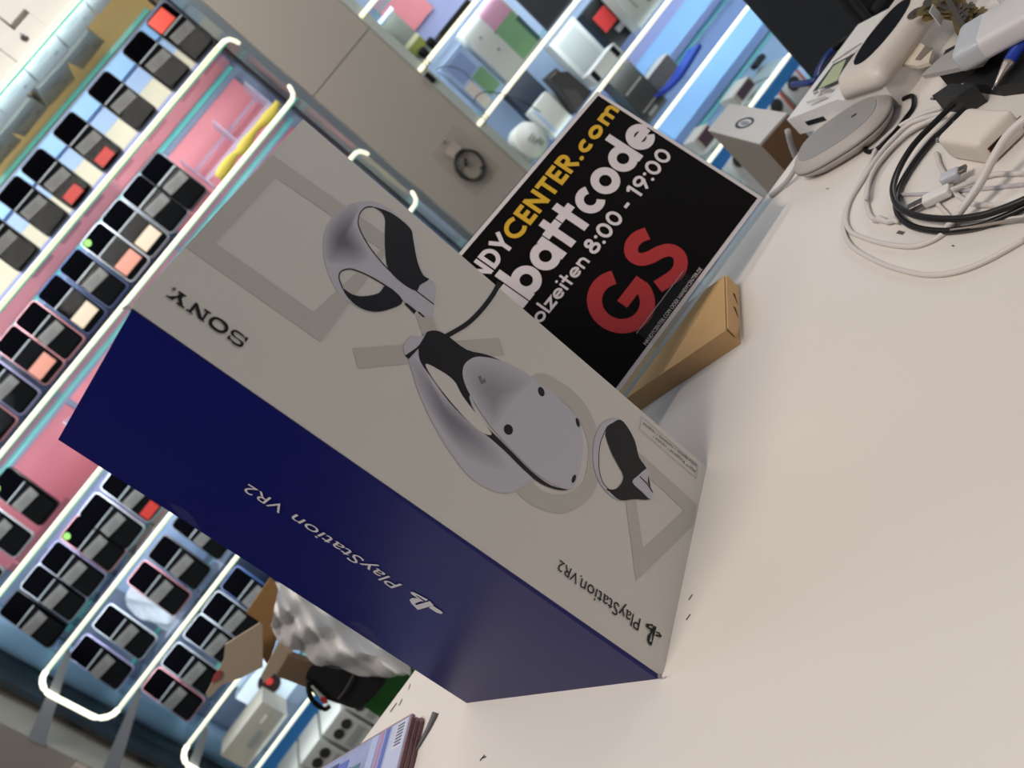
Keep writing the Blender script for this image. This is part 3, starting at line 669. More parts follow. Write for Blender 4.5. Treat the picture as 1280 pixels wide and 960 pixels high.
# ---- plugs
def plug(name, a, b, hz, w, h, m1, tipa, tipb, tw, th, m2, label, zf=z4):
    A, B = onz(*zf(*a), TZ+hz), onz(*zf(*b), TZ+hz); t = (B-A).normalized(); s = Vector((-t.y, t.x, 0)); R = basis(t, s, Vector((0, 0, 1)))
    r = thing(name, label, 'plug', (A.x, A.y, TZ))
    part('plug_housing', BX((A+B)/2, ((B-A).length, w, h), R, min(w, h)*.25, 3), m1, r, True)
    Cc, D = onz(*zf(*tipa), TZ+hz), onz(*zf(*tipb), TZ+hz)
    part('plug_tip', BX((Cc+D)/2, ((D-Cc).length, tw, th), R, th*.2, 2), m2, r)
    return r
M_TIP = mat('plug_metal', (150, 140, 130), .3, .9)
plug('usb_plug', (620, 485), (478, 555), .0065, .0105, .0075, M_WHITE, (480, 552), (398, 590), .0085, .0042, M_TIP, 'white USB-A plug with a metal tip pointing at the black cable')
plug('usb_c_plug', (570, 440), (665, 395), .0095, .0095, .0065, mat('plug_clear_grey', (196, 200, 208), .2), (660, 398), (700, 370), .0075, .003, M_TIP, 'grey USB-C plug with a metal tip, pointing up beside the brick')
# ---- black adapter, card, power bank, pen, keys
ad = [onz(*z3(*p), TZ+.020) for p in [(228, 362), (430, 225), (715, 235), (515, 372)]]
a_ = thing('adapter', 'small square black adapter block behind the charger brick', 'adapter', ((ad[0]+ad[2])/2).to_tuple()[:2]+(TZ,))
part('adapter_body', PRM([p-Vector((0, 0, .0195)) for p in ad], Vector((0, 0, .0195))), mat('adapter_black', (34, 34, 36), .55), a_)
part('adapter_pin', TB([ad[0]-Vector((0, 0, .004)), ad[0]-Vector((0, 0, .004))+(ad[0]-ad[3]).normalized()*.005], .0012), M_CHROME, a_)
# dark pouch under the stack
pou = [onz(*z2(*p), TZ+.012) for p in [(660, 820), (900, 610), (1180, 430), (1420, 420), (1420, 800), (1000, 860)]]
single('pouch', PRM([p-Vector((0, 0, .0115)) for p in pou], Vector((0, 0, .0115))), M_BLACKS, 'flat black pouch under the grey card and white power bank', 'pouch', ((pou[0]+pou[3])/2).to_tuple()[:2]+(TZ,))
cd4 = [onz(*z2(*p), TZ+.0225) for p in [(290, 790), (480, 600), (960, 330), (1180, 300), (870, 668)]]
k_ = thing('card_case', 'flat pale grey case with rounded corner lying under the white power bank', 'case', ((cd4[0]+cd4[2])/2).to_tuple()[:2]+(TZ+.0195,))
part('case_body', PRM([cd4[0], cd4[0]+(cd4[1]-cd4[0])*.15-(cd4[4]-cd4[0])*.03]+cd4[1:], Vector((0, 0, .0045))), mat('case_grey', (170, 164, 158), .4), k_)
part('case_mark', PRM([onz(*z2(*p), TZ+.0272) for p in [(700, 620), (780, 575), (795, 590), (720, 635)]], Vector((0, 0, .0002))), mat('case_mark', (110, 106, 104), .5), k_)
part('case_rest', BX((cd4[1]+cd4[2])/2-Vector((0, 0, .0112)), (.03, .05, .0222), rotz(.3)), M_BLACKS, k_)
pbk = [onz(*z2(*p), TZ+.047) for p in [(360, 432), (540, 590), (1260, 180), (1180, -110)]]
ex = ((pbk[2]-pbk[1])).normalized(); ey = Vector((-ex.y, ex.x, 0)); w_ = abs((pbk[0]-pbk[1]).dot(ey))
pcn = pbk[1]+ex*.06+ey*(w_/2)
p_ = thing('power_bank', 'white rounded power bank lying on top of the pale grey case', 'power bank', (pcn.x, pcn.y, TZ+.027))
part('bank_body', BX((pcn.x, pcn.y, TZ+.038), (.12, w_, .0205), basis(ex, ey, Vector((0, 0, 1))), .006, 4), mat('bank_white', (214, 210, 210), .35), p_, True)
part('bank_cap', BX(Vector((pcn.x, pcn.y, TZ+.038))-ex*.0475, (.0262, w_+.0006, .0211), basis(ex, ey, Vector((0, 0, 1))), .006, 4), mat('bank_cap_grey', (190, 194, 198), .35), p_, True)
A, B = onz(*z2(985, 860), TZ+.016), onz(*z2(1420, 150), TZ+.030)
t = (B-A).normalized()
pn = thing('pen', 'blue ballpoint pen with a silver tip lying on the cables', 'pen', A.to_tuple())
tip_ = part('tip', TB([A, A+t*.004, A+t*.018, A+t*.021], [.0007, .0014, .0044, .0046], 14), mat('pen_silver', (190, 180, 172), .3, .7), pn, True)
part('barrel', TB([A+t*.021, A+t*.06, A+t*.13], [.0048, .0054, .0052], 14), mat('pen_blue', (30, 62, 168), .4), pn, True)
part('nib', TB([A-t*.003, A], .0006, 6), M_CHROME, tip_)
jar = onz(*z2(1290, 120), TZ+.02)
single('bottle', lathe(bmesh.new(), [(.014, 0), (.016, .003), (.016, .03), (.013, .036), (.008, .04), (.008, .048)], (jar.x+.004, jar.y-.004, TZ+.0145), 20), glass('clear_plastic', (.8, .84, .86), 1., .1, .25), 'small clear plastic bottle at the right edge behind the blue pen', 'bottle', (jar.x+.004, jar.y-.004, TZ+.0145), smooth=True)
# key bunch
kb_ = onz(*z2(440, 330), TZ+.044)+Vector((.004, -.022, 0))
ky = thing('key_bunch', 'bunch of brass and steel keys with a small white tag behind the power bank', 'keys', (kb_.x, kb_.y, TZ))
for i in range(13):
    a0 = .62+.075*i; m = mat('key_brass', (168, 146, 96), .35, .9) if i % 2 == 0 else mat('key_steel', (140, 130, 118), .3, .9)
    s0 = kb_+Vector((.003*(i-4), .002*(i % 3), -.012+.0035*(i % 4))); d = Vector((math.cos(a0), math.sin(a0)*.8, .22-.05*(i % 3))).normalized(); s1 = s0+d*(.055+.006*(i % 3))
    bm = bmesh.new(); sd = d.cross(Vector((0, 0, 1))).normalized(); Rk = basis(d, sd, d.cross(sd)*-1)
    box(bm, (s0+s1)/2, ((s1-s0).length, .0045, .0014), Rk)
    for j in range(3): box(bm, s0+d*(.006+.006*j)+sd*.0035, (.003, .003, .0016), Rk)
    lathe(bm, [(.0072, -.0007), (.0072, .0007)], s1, 14, Rk)
    part('key', bm, m, ky)
rg = [kb_+Vector((.010*math.cos(2*math.pi*k/20), .012*math.sin(2*math.pi*k/20), -.012+.004*math.sin(4*math.pi*k/20))) for k in range(21)]
part('ring', TB(rg, .0011, 6), M_CHROME, ky, True)
part('ring', TB([p+Vector((-.012, -.009, -.004)) for p in rg], .0009, 6), mat('ring_brass', (176, 150, 100), .3, .9), ky, True)
part('paper_tag', BX(onz(*z2(405, 150), TZ+.052), (.011, .0008, .017), rotz(.3)), M_PAPERW, ky)
part('hanging_key', BX(kb_+Vector((-.002, -.02, -.026)), (.004, .03, .0015), rotz(-.5)), mat('key_steel', (140, 130, 118), .3, .9), ky)
# white and red leaflet + grey stand behind the terminal
lf = [onz(*p, TZ+.012) for p in [(1112, 38), (1150, -6), (1170, -10), (1132, 28)]]
lt = thing('leaflet_holder', 'white card with a red edge standing behind the card terminal', 'holder', ((lf[0]+lf[2])/2).to_tuple()[:2]+(TZ,))
part('card', BX((.735, .262, TZ+.036), (.06, .004, .072), rotz(.25)), M_PAPERW, lt)
part('red_edge', BX((.735, .2590, TZ+.008), (.061, .002, .006), rotz(.25)), mat('red_edge', (196, 54, 44), .5), lt)
part('grey_block', BX((.752, .236, TZ+.022), (.05, .03, .044), rotz(.25), .003), mat('slate_plastic', (92, 98, 100), .5), lt)
# blue ended black cable lying along the terminal
Pc = [onz(*z1(x, y), TZ+.006) for x, y in ((240, 520), (280, 430), (340, 330), (410, 255))]
Pk = Pc[-1:]+[onz(*z1(x, y), TZ+.008) for x, y in ((470, 205), (540, 160), (600, 130))]
bc_ = thing('network_cable', 'blue cable with a black strain relief behind the card terminal', 'cable', Pc[2].to_tuple())
part('blue_sheath', TB(catmull([Pc[0]+Vector((.01, .05, 0))]+Pc, 5), .0042, 10), mat('cable_navy', (22, 48, 112), .4), bc_, True)
part('strain_relief', TB(catmull(Pk, 5), .0055, 10), M_BLACK, bc_, True)
part('plug_sleeve', TB([onz(*z1(600, 128), TZ+.009), onz(*z1(672, 92), TZ+.010)], .0075, 12), mat('sleeve_blue', (44, 116, 196), .35), bc_, True)

# ---- video game cases at the left corner
GT = .0044; GT3 = 3*GT+.0012
gt = onz(516, 890, TZ+GT3); g1 = onz(498, 962, TZ+GT3); g2 = onz(409, 941, TZ+GT3)
gx = (g1-gt).normalized(); gy = Vector((-gx.y, gx.x, 0)); gy = gy if (g2-gt).dot(gy) > 0 else -gy
GW, GD = .135, .170
M_COV = mat('cover_print', (150, 160, 196), .28, noise=(22, .55, 0)); M_SP = mat('case_spine_plum', (112, 74, 78), .35); M_SPD = mat('case_clear_plum', (150, 118, 124), .3)
R_g = basis(gx, gy, Vector((0, 0, 1)))
for i in range(3):
    zz = TZ+(GT+.0002)*i+GT/2+.0003; c = gt+gx*GW/2+gy*GD/2; sh = gx*(.0015*(i % 2))+gy*.001*(i-1); c = Vector((c.x, c.y, zz))+sh
    lab = ['game case at the bottom of the stack on the counter corner', 'game case in the middle of the stack on the counter corner', 'topmost game case of the stack, blue patterned cover facing up'][i]
    g = thing('game_case', lab, 'game case', (c.x, c.y, zz-GT/2), 'game cases on the counter corner')
    part('case_shell', BX(c, (GW, GD, GT), R_g, .0010), M_SPD, g)
    part('spine_insert', BX(c-gy*(GD/2+.0001), (GW-.008, .0008, GT*.7), R_g), M_SP, g)
    part('spine_insert', BX(c-gx*(GW/2+.0001), (.0008, GD-.008, GT*.7), R_g), M_SP, g)
    part('cover_sheet', BX(c+Vector((0, 0, GT/2)), (GW-.004, GD-.004, .0003), R_g), M_COV, g)
    if i == 2:
        top = c+Vector((0, 0, GT/2+.0003))
        def gb(name, u0, u1, v0, v1, m, d=.0002): part(name, BX(gt*0+Vector((gt.x, gt.y, top.z))+gx*(u0+u1)/2+gy*(v0+v1)/2, (u1-u0, v1-v0, d), R_g), m, g)
        gb('cover_band', .003, .132, .004, .030, mat('cover_pale', (190, 198, 224), .28))
        gb('bar_code', .004, .030, .007, .022, mat('cover_white', (214, 216, 226), .3), .0004)
        for k in range(7): gb('bar', .006+.0033*k, .0078+.0033*k, .009, .020, mat('cover_ink', (70, 78, 120), .3), .0006)
        gb('cover_band', .003, .132, .034, .040, mat('cover_blue', (96, 112, 190), .28), .0004)
        gb('cover_band', .003, .132, .044, .048, mat('cover_pink', (196, 130, 170), .28), .0004)
        gb('cover_band', .003, .132, .052, .064, mat('cover_mist', (176, 188, 222), .28), .0004)
        for k in range(16):
            u = .004+random.random()*.115; v = .066+random.random()*.085
            gb('cover_picture', u, u+.006+random.random()*.01, v, v+.008+random.random()*.014, [mat('cover_ink', (70, 78, 120), .3), mat('cover_blue', (96, 112, 190), .28), mat('cover_mist', (176, 188, 222), .28), mat('cover_teal', (86, 120, 140), .28)][k % 4], .0003+.00002*k)
# small dark strap lying beside the cases
z8g = lambda x, y: (x/6.4+370, y/6.4+830)
bm = bmesh.new()
P = [onz(*z8g(*p), TZ+.0012) for p in [(935, 740), (980, 660), (1020, 590), (1060, 520), (1095, 450), (1120, 395)]]
tube(bm, catmull(P, 4), None, sq=(.0025, .0008)) if False else None
tube(bm, catmull(P, 4), [.0008+.0030*(i/20) for i in range(21)], 6)
single('strap', bm, mat('strap_grey', (92, 92, 98), .6), 'small dark grey strap lying beside the stack of game cases', 'strap', P[2].to_tuple()[:2]+(TZ,), smooth=True)

# ================================================================ low cabinets and things behind the counter
def cabinet(x0, x1, y0, y1, h, label):
    c = thing('low_cabinet', label, 'cabinet', ((x0+x1)/2, (y0+y1)/2, 0))
    part('cabinet_body', bxmm(x0, x1, y0+.018, y1, 0, h), M_GREY, c)
    n = max(1, round((x1-x0)/.4))
    for i in range(n):
        a, b = x0+(x1-x0)*i/n+.003, x0+(x1-x0)*(i+1)/n-.003
        dr = part('door', bxmm(a, b, y0, y0+.017, .05, h-.005), M_PAPERW, c)
        part('handle', bxmm(b-.03, b-.018, y0-.014, y0, h-.2, h-.08), M_CHROME, dr)
    return c
cabinet(.56, 1.42, .40, .86, .70, 'low grey cabinet behind the right side of the counter')
cabinet(-.86, -.18, .52, 1.02, .50, 'low grey cabinet behind the left side of the counter')

# grey-white carton with a round logo
z5 = lambda x, y: (x/6.857+860, y/6.857+100)
wy = .46
A = ony(*z5(180, 440), wy); B_ = ony(*z5(625, 560), wy)
wl = [ony(*z5(*p), wy) for p in [(180, 440), (625, 560)]]
ztop = onz(*z5(625, 560), .90)
wb = thing('white_carton', 'small white carton with a ring logo on its top standing past the counter edge', 'box', (.62, .50, .70))
tz = .872
tq = [onz(*z5(*p), tz) for p in [(180, 440), (625, 560), (860, 295), (365, 215)]]
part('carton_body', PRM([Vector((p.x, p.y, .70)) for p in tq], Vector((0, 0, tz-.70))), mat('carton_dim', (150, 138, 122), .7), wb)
part('lid', PRM([Vector((p.x, p.y, tz)) for p in tq], Vector((0, 0, .003))), mat('carton_lid_white', (206, 204, 200), .5), wb)
lg = [onz(*z5(485+82*math.cos(k*math.pi/12)-10*math.sin(k*math.pi/12), 368+45*math.sin(k*math.pi/12)-18*math.cos(k*math.pi/12)), tz+.0033) for k in range(24)]
li = [onz(*z5(487+60*math.cos(k*math.pi/12), 368+32*math.sin(k*math.pi/12)-12*math.cos(k*math.pi/12)), tz+.0033) for k in range(24)]
bm = bmesh.new(); flat(bm, [lg, li], Vector((0, 0, .0003))); part('ring_logo', bm, mat('logo_dark', (58, 62, 64), .5), wb)
lid_m = [onz(*z5(490+40*math.cos(k*math.pi/8), 372+20*math.sin(k*math.pi/8)), tz+.0033) for k in range(16)]
bm = bmesh.new(); flat(bm, [lid_m], Vector((0, 0, .0003))); part('logo_dot', bm, mat('logo_grey', (140, 146, 152), .5), wb)
part('brown_side', PRM([Vector((p.x, p.y, .70))+(tq[1]-tq[0]).normalized()*.001 for p in (tq[1], tq[2])]+[Vector((p.x, p.y, tz-.001))+(tq[1]-tq[0]).normalized()*.001 for p in (tq[2], tq[1])], (tq[1]-tq[0]).normalized()*.001), mat('carton_brown', (116, 88, 62), .8), wb)

# hanging grey strap at the end of the terminal
P = [onz(*z6(*p), TZ+.005) for p in [(60, 850), (130, 790), (200, 760)]]
bm = TB(catmull([Vector((.555, .352, .915)), Vector((.551, .372, .87)), Vector((.548, .37, .80)), Vector((.55, .36, .75))], 5), .0035)
tag(finish(bm, 'cord', mat('cord_grey', (168, 164, 162), .5), None, True), 'grey cord hanging down from the end of the card terminal', 'cable')

# black equipment case
eb = [ony(925, 0, .62), ony(1022, 92, .62)]
ex0 = .934
ec = thing('equipment_case', 'tall black ribbed plastic equipment case behind the card terminal', 'case', (ex0+.075, .70, .70))
part('case_body', bxmm(ex0, ex0+.100, .62, .80, .70, 1.12, .008), mat('case_black', (24, 26, 29), .6), ec)
part('case_step', bxmm(ex0+.098, ex0+.36, .60, .82, .70, .782, .006), mat('case_black', (24, 26, 29), .6), ec)
for i in range(7): part('rib', bxmm(ex0+.022, ex0+.085, .612, .622, .80+.035*i, .814+.035*i, .003), mat('rib_black', (34, 36, 40), .5), ec)
part('side_rail', bxmm(ex0+.006, ex0+.016, .610, .622, .72, 1.1, .003), mat('rib_black', (34, 36, 40), .5), ec)
part('handle_recess', BX((ex0+.054, .615, .757), (.045, .012, .045), None, .008), mat('recess_black', (10, 10, 12), .5), ec)
part('handle_bar', BX((ex0+.054, .607, .772), (.056, .012, .008), None, .003), mat('rib_black', (34, 36, 40), .5), ec)
# cardboard box at the top right edge
cb0 = 1.045
cb = thing('carton', 'beige carton with blue print on top of the black equipment case', 'box', (cb0+.09, .72, .784))
q = [onz(*p, .845) for p in [(1012, 2), (1084, 32)]]
part('carton_body', bxmm(cb0, cb0+.19, .64, .81, .784, 1.06), mat('carton_beige', (186, 172, 152), .7), cb)
part('brown_face', bxmm(cb0+.06, cb0+.19, .638, .64, .784, 1.06), mat('carton_brown', (116, 88, 62), .8), cb)
for i, (z_, w) in enumerate(((.86, .03), (.885, .045), (.91, .02))): part('print_line', bxmm(cb0+.008, cb0+.008+w, .6385, .6395, z_, z_+.008), mat('print_blue', (92, 108, 140), .6), cb)
part('round_sticker', lathe(bmesh.new(), [(.008, 0), (.008, .001)], (cb0+.035, .6395, .83), 16, Matrix.Rotation(math.pi/2, 3, 'X')), mat('sticker_cream', (230, 224, 200), .5), cb)

# open cardboard box with bubble wrap, black bag and green mat
zf7 = lambda x, y: (x/4+250, y/4+720)
def pl_y(pts, y, zf=zf7): return [ony(*zf(*p), y) for p in pts]
ob = thing('open_carton', 'open brown cardboard box with raised flaps behind the blue carton', 'box', (-.52, .84, .50))
part('flap', PRM(pl_y([(350, 10), (384, 40), (390, 300), (340, 450), (310, 400), (312, 240), (232, 185)], .86), Vector((0, .004, 0))), mat('carton_ochre', (160, 120, 72), .8), ob)
part('flap', PRM(pl_y([(300, 235), (312, 260), (315, 455), (205, 510), (108, 545), (45, 610), (30, 590), (118, 420), (125, 345)], .82), Vector((0, .004, 0))), mat('carton_tan', (178, 160, 138), .8), ob)
part('flap', PRM(pl_y([(500, 310), (430, 440), (318, 535), (305, 500), (345, 430), (400, 320), (470, 290)], .80), Vector((0, .004, 0))), mat('carton_tan', (178, 160, 138), .8), ob)
part('side_wall', PRM(pl_y([(440, 400), (580, 440), (540, 560), (380, 500)], .79), Vector((0, .02, 0))), mat('carton_dark', (112, 90, 70), .8), ob)
part('red_print', PRM(pl_y([(95, 470), (108, 480), (100, 515), (55, 535), (70, 495)], .816), Vector((0, .001, 0))), mat('print_red', (170, 70, 70), .6), ob)
part('carton_body', bxmm(-.40, -.24, .84, 1.0, .50, .74), mat('carton_ochre', (160, 120, 72), .8), ob)
# bubble wrap: a crumpled sheet
bwp = thing('bubble_wrap', 'crumpled translucent bubble wrap spilling out of the open cardboard box', 'packaging', (-.36, .76, .80))
bm = bmesh.new(); NU, NV = 40, 18; grid = []
up_edge = [(395, 60), (470, 90), (560, 130), (680, 210), (800, 300), (920, 370), (1060, 470)]
lo_edge = [(350, 260), (400, 330), (480, 370), (560, 420), (700, 470), (880, 500), (1010, 505)]
U_ = catmull([Vector((a, b, 0)) for a, b in up_edge], 8); L_ = catmull([Vector((a, b, 0)) for a, b in lo_edge], 8)
for i in range(NU):
    row = []
    for j in range(NV):
        u = U_[int(i/(NU-1)*(len(U_)-1))]; l = L_[int(i/(NU-1)*(len(L_)-1))]; p = u+(l-u)*(j/(NV-1))
        v = ony(*zf7(p.x-(20 if j == 0 else 0), p.y-(30 if j == 0 else 0)), .74+.06*math.sin(math.pi*j/(NV-1))*-1); v = v+Vector((0, .007*math.sin(i*.55+j*.35)+.005*math.sin(j*.9-i*.8)+.0015*math.sin(i*2.1+j*1.7), 0)); row.append(bm.verts.new(v))
    grid.append(row)
for i in range(NU-1):
    for j in range(NV-1): bm.faces.new((grid[i][j], grid[i+1][j], grid[i+1][j+1], grid[i][j+1]))
mw = mat('bubble_film_grey', (232, 228, 224), .35, noise=(40, .10, .4))
part('film', bm, mw, bwp, True)
# black bag and green mat
bl0 = ony(*zf7(700, 600), .775)
bg = thing('bag', 'black bag with a red and silver buckle slumped in front of the cardboard box', 'bag', (bl0.x, .775, bl0.z))
bagp = smooth2([(575, 440), (690, 470), (790, 455), (905, 500), (905, 560), (800, 660), (700, 640), (640, 620), (600, 610), (545, 560), (530, 500)], 3)
bm = bmesh.new(); prism(bm, pl_y(bagp, .765), Vector((0, .022, -.01)))
part('bag_body', bm, mat('bag_black', (10, 10, 11), .8), bg)
part('strap', TB(catmull(pl_y([(795, 440), (760, 510), (720, 580), (690, 615)], .758), 5), .0022), mat('strap_dim', (52, 48, 48), .7), bg, True)
part('carry_loop', TB(catmull(pl_y([(545, 520), (545, 580), (570, 630), (620, 665), (650, 650)], .757), 5), .004), M_BLACK, bg, True)
bkl = part('buckle', PRM(pl_y([(555, 555), (565, 550), (625, 610), (610, 625)], .751), Vector((0, .004, 0))), mat('buckle_silver', (206, 216, 210), .3, .5), bg)
part('buckle_red', PRM(pl_y([(605, 605), (630, 610), (640, 635), (620, 640), (602, 625)], .750), Vector((0, .005, 0))), mat('buckle_red', (178, 50, 44), .5), bkl)
gm = pl_y([(905, 500), (1060, 480), (890, 730), (800, 640)], .80)
gm = [gm[0], gm[1], Vector((gm[1].x+.02, .80, .50)), Vector((gm[3].x-.01, .80, .50)), gm[3]]
single('folder', PRM(gm, Vector((0, .016, 0))), mat('folder_green', (26, 104, 24), .6), 'bright green folder beside the black bag at the counter edge', 'folder', gm[2].to_tuple())

# ================================================================ lit glass display units
ZS = {'A': 2.053, 'B': 1.733, 'C': 1.506, 'D': 1.287, 'E': 1.062, 'F': .836, 'G': .607, 'H': .388}
DEP = .30
M_BACK = mat('display_back', (138, 150, 178), .4, noise=(1.2, .12, 0))  # blue tint of the interior light is mixed into this back colour
M_TEAL = mat('teal_edge_glow', (96, 190, 180), .25, emit=.22)  # emission paints the tube light carried through the glass to its edges
X0, X1 = -1.215, .545
du = thing('display_unit', 'left lit glass display unit with a snaking light tube and rows of phones', 'display unit', (-.33, YF+.15, 0))
part('back_panel', bxmm(X0-.10, X1+.012, YF+.33, YF+.345, .10, 2.0), M_BACK, du)
part('upper_back', bxmm(X0-.10, X1+.012, YF+.50, YF+.512, 1.9, 2.75), mat('tan_back', (222, 186, 122), .6), du)
part('base_plinth', bxmm(X0, X1, YF+.02, YF+.33, 0, .12), M_GREY, du)
for k, zz in ZS.items():
    dk = .48 if k == 'A' else DEP
    part('shelf', bxmm(X0+.03, X1-.012, YF+.004, YF+dk, zz-.004, zz+.004), M_GLASS, du)
    part('shelf_back_edge', bxmm(X0+.03, X1-.012, YF+dk, YF+dk+.004, zz-.007, zz+.007), M_TEAL, du)
    part('shelf_front_edge', bxmm(X0+.03, X1-.012, YF+.0005, YF+.004, zz-.009, zz+.0035), M_TEAL, du)
part('side_pane', bxmm(X1+.006, X1+.012, YF+.01, YF+.33, .12, 1.98), M_GLASS, du)
part('side_rail', bxmm(X1-.006, X1+.018, YF+.002, YF+.008, .12, 2.7), mat('rail_alu', (150, 160, 166), .3, .7), du)
part('dark_gasket', bxmm(X1-.022, X1-.016, YF+.10, YF+.11, .12, 2.7), M_BLACK, du)
# the light tube: shelf fronts joined by round bends
ks = 'BCDEFGH'
def led_run(name, pts, root):
    core = part(name, tube(bmesh.new(), pts, None, sq=(.0048, .0085)) if False else tube(bmesh.new(), pts, .0088, 8), M_LED, root, True)
    return core
snake = []; rb = .05; bends = []
yL = YF-.006
right = True
for i, k in enumerate(ks):
    z0 = ZS[k]
    seq = [X0+rb, X1-rb] if right else [X1-rb, X0+rb]
    snake += [Vector((seq[0], yL, z0)), Vector(((seq[0]+seq[1])/2, yL, z0)), Vector((seq[1], yL, z0))]
    if i < len(ks)-1:
        z1_ = ZS[ks[i+1]]; xe = X1 if right else X0; s = 1 if right else -1; hh = (z0-z1_)
        if right:      # at the pier the tube turns back behind the aluminium rail
            bend = [Vector((X1-.026, yL, z0-.001)), Vector((X1-.012, yL+.001, z0-.008)), Vector((X1-.004, yL+.006, z0-.022)), Vector((X1+.004, yL+.022, z0-.045)), Vector((X1+.004, yL+.030, z0-.065))]
            snake += bend+[Vector((v.x, v.y, z0+z1_-v.z)) for v in bend[::-1]]
        else:
            bend = [Vector((xe-s*rb+s*rb*math.sin(math.radians(a)), yL, z0-rb+rb*math.cos(math.radians(a)))) for a in (20, 40, 60, 75)]+[Vector((xe, yL, z0-rb))]
            snake += bend+[Vector((v.x, v.y, z0+z1_-v.z)) for v in bend[::-1]]
            bends.append([Vector((xe-s*rb, yL-.001, z0))]+[v+Vector((0, -.001, 0)) for v in bend]+[Vector((v.x, v.y-.001, z0+z1_-v.z)) for v in bend[::-1]]+[Vector((xe-s*rb, yL-.001, z1_))])
    right = not right
part('light_tube', tube(bmesh.new(), snake, .0058, 8), M_LED, du, True)
part('light_tube', tube(bmesh.new(), [Vector((X0, yL, ZS['A'])), Vector((X1, yL, ZS['A']))], .0062, 8), M_LED, du, True)
for k in 'AB': part('tube_core', bxmm(X0+rb, X1-rb, yL-.0072, yL-.0050, ZS[k]-.0016, ZS[k]+.0016), M_LEDCORE, du)
for b_ in bends: part('tube_bend', tube(bmesh.new(), b_, .0078, 10), M_LEDB, du, True)
# clips where the tube ends bend
for k in 'DE': part('tube_clip', BX((X1-.035, yL, ZS[k]), (.012, .026, .026), None, .004), M_ACRYL, du)
# painted band for the lit back edge above the top phone shelf, backing boards row by row
part('top_light_band', bxmm(X0, X1, YF+.30, YF+.328, 1.935, 1.985), mat('rail_sky', (146, 194, 246), .35), du)
def board(x0, x1, z0, z1, m, y=.322): part('backing_board', bxmm(x0, x1, YF+y-.004, YF+y, z0, z1, .001), m, du)
M_PINK = mat('board_pink', (232, 140, 150), .5); M_ROSE = mat('board_rose', (206, 120, 132), .5); M_LAV = mat('board_lavender', (168, 174, 220), .5)
M_CREAM = mat('board_cream', (232, 222, 196), .5); M_NAVY = mat('board_navy', (38, 50, 74), .4); M_SKIN = mat('board_peach', (232, 200, 168), .5); M_ICE = mat('board_ice', (176, 200, 236), .45)
board(X0, X1, 1.88, 1.935, M_ICE); board(X0, X1, 1.745, 1.79, M_PINK); board(X0, X1, 1.79, 1.815, M_LAV); board(X0, X1, 1.815, 1.88, M_CREAM)
def liner(k, x0, x1, m): part('shelf_liner', bxmm(x0, x1, YF+.085, YF+.293, ZS[k]+.0041, ZS[k]+.0045), m, du)
liner('D', -1.0, .5, M_PINK); liner('E', -.86, .5, M_SKIN); liner('E', -1.02, -.87, M_LAV); liner('F', -1.02, -.55, mat('liner_white', (206, 218, 238), .5)); liner('F', -.54, .5, M_LAV); liner('G', -.98, .5, mat('liner_blue', (92, 116, 160), .5))
board(.03, X1-.03, 1.53, 1.71, M_PINK); board(X0, .02, 1.53, 1.71, M_NAVY)
board(-.58, -.02, 1.30, 1.49, M_PINK); board(-.01, X1-.03, 1.30, 1.49, M_ROSE); board(X0+.1, -.6, 1.30, 1.49, M_ROSE)
board(-.62, X1-.03, 1.08, 1.27, M_SKIN); board(-1.0, -.63, 1.08, 1.27, M_LAV)
board(-1.0, -.64, .86, 1.05, M_ICE); board(-.63, X1-.03, .86, 1.05, M_LAV)
board(-.98, X1-.03, .62, .82, M_NAVY); board(-.98, X1-.03, .40, .59, M_ICE)
part('corner_post', lathe(bmesh.new(), [(.05, .12), (.05, 1.9)], (-1.252, YF+.262, 0), 20), mat('post_blue_grey', (150, 178, 208), .4), du, True)
part('dark_side', bxmm(X0-.11, X0-.09, YF+.12, YF+.33, .12, 1.9), mat('smoked_side', (46, 54, 62), .25), du)
part('side_pane', bxmm(X0-.006, X0, YF+.02, YF+.32, .12, 1.9), M_GLASS, du)
# tapered bracket arms carrying the shelves from the side pier
for k, s in (('E', 0), ('F', 0), ('G', 0)):
    z0 = ZS[k]
    part('bracket_arm', PRM([Vector((-1.35, YF-.002, z0-.125)), Vector((-1.35, YF-.002, z0-.075)), Vector((-1.09, YF-.002, z0-.008)), Vector((-1.10, YF-.002, z0-.026))], Vector((0, .012, 0))), mat('bracket_grey', (158, 164, 170), .45), du)
# acrylic divider trays seen on two shelves
def tray(x0, x1, z0, h, y0=.16, label=''):
    t = thing('acrylic_tray', label, 'tray', ((x0+x1)/2, YF+y0+.06, z0))
    a = glass('tray_edge', (.85, .85, .92), 1., .05, .35, (225, 220, 240))
    part('tray_base', bxmm(x0, x1, YF+y0, YF+y0+.12, z0+.005, z0+.008), a, t)
    n = max(2, int((x1-x0)/.11))
    for i in range(n+1):
        x = x0+(x1-x0)*i/n; part('divider', bxmm(x-.0025, x+.0025, YF+y0, YF+y0+.12, z0+.008, z0+h), a, t)
    part('front_lip', bxmm(x0, x1, YF+y0, YF+y0+.004, z0+h*.35, z0+h*.43), a, t)
    part('back_lip', bxmm(x0, x1, YF+y0+.116, YF+y0+.12, z0+h*.72, z0+h*.78), a, t)
tray(.20, .50, ZS['C'], .15, .16, 'clear acrylic divider tray beside the yellow cloth')
tray(-.60, -.40, ZS['D'], .16, .12, 'clear acrylic divider tray in front of the pink board, left of the blue carton')
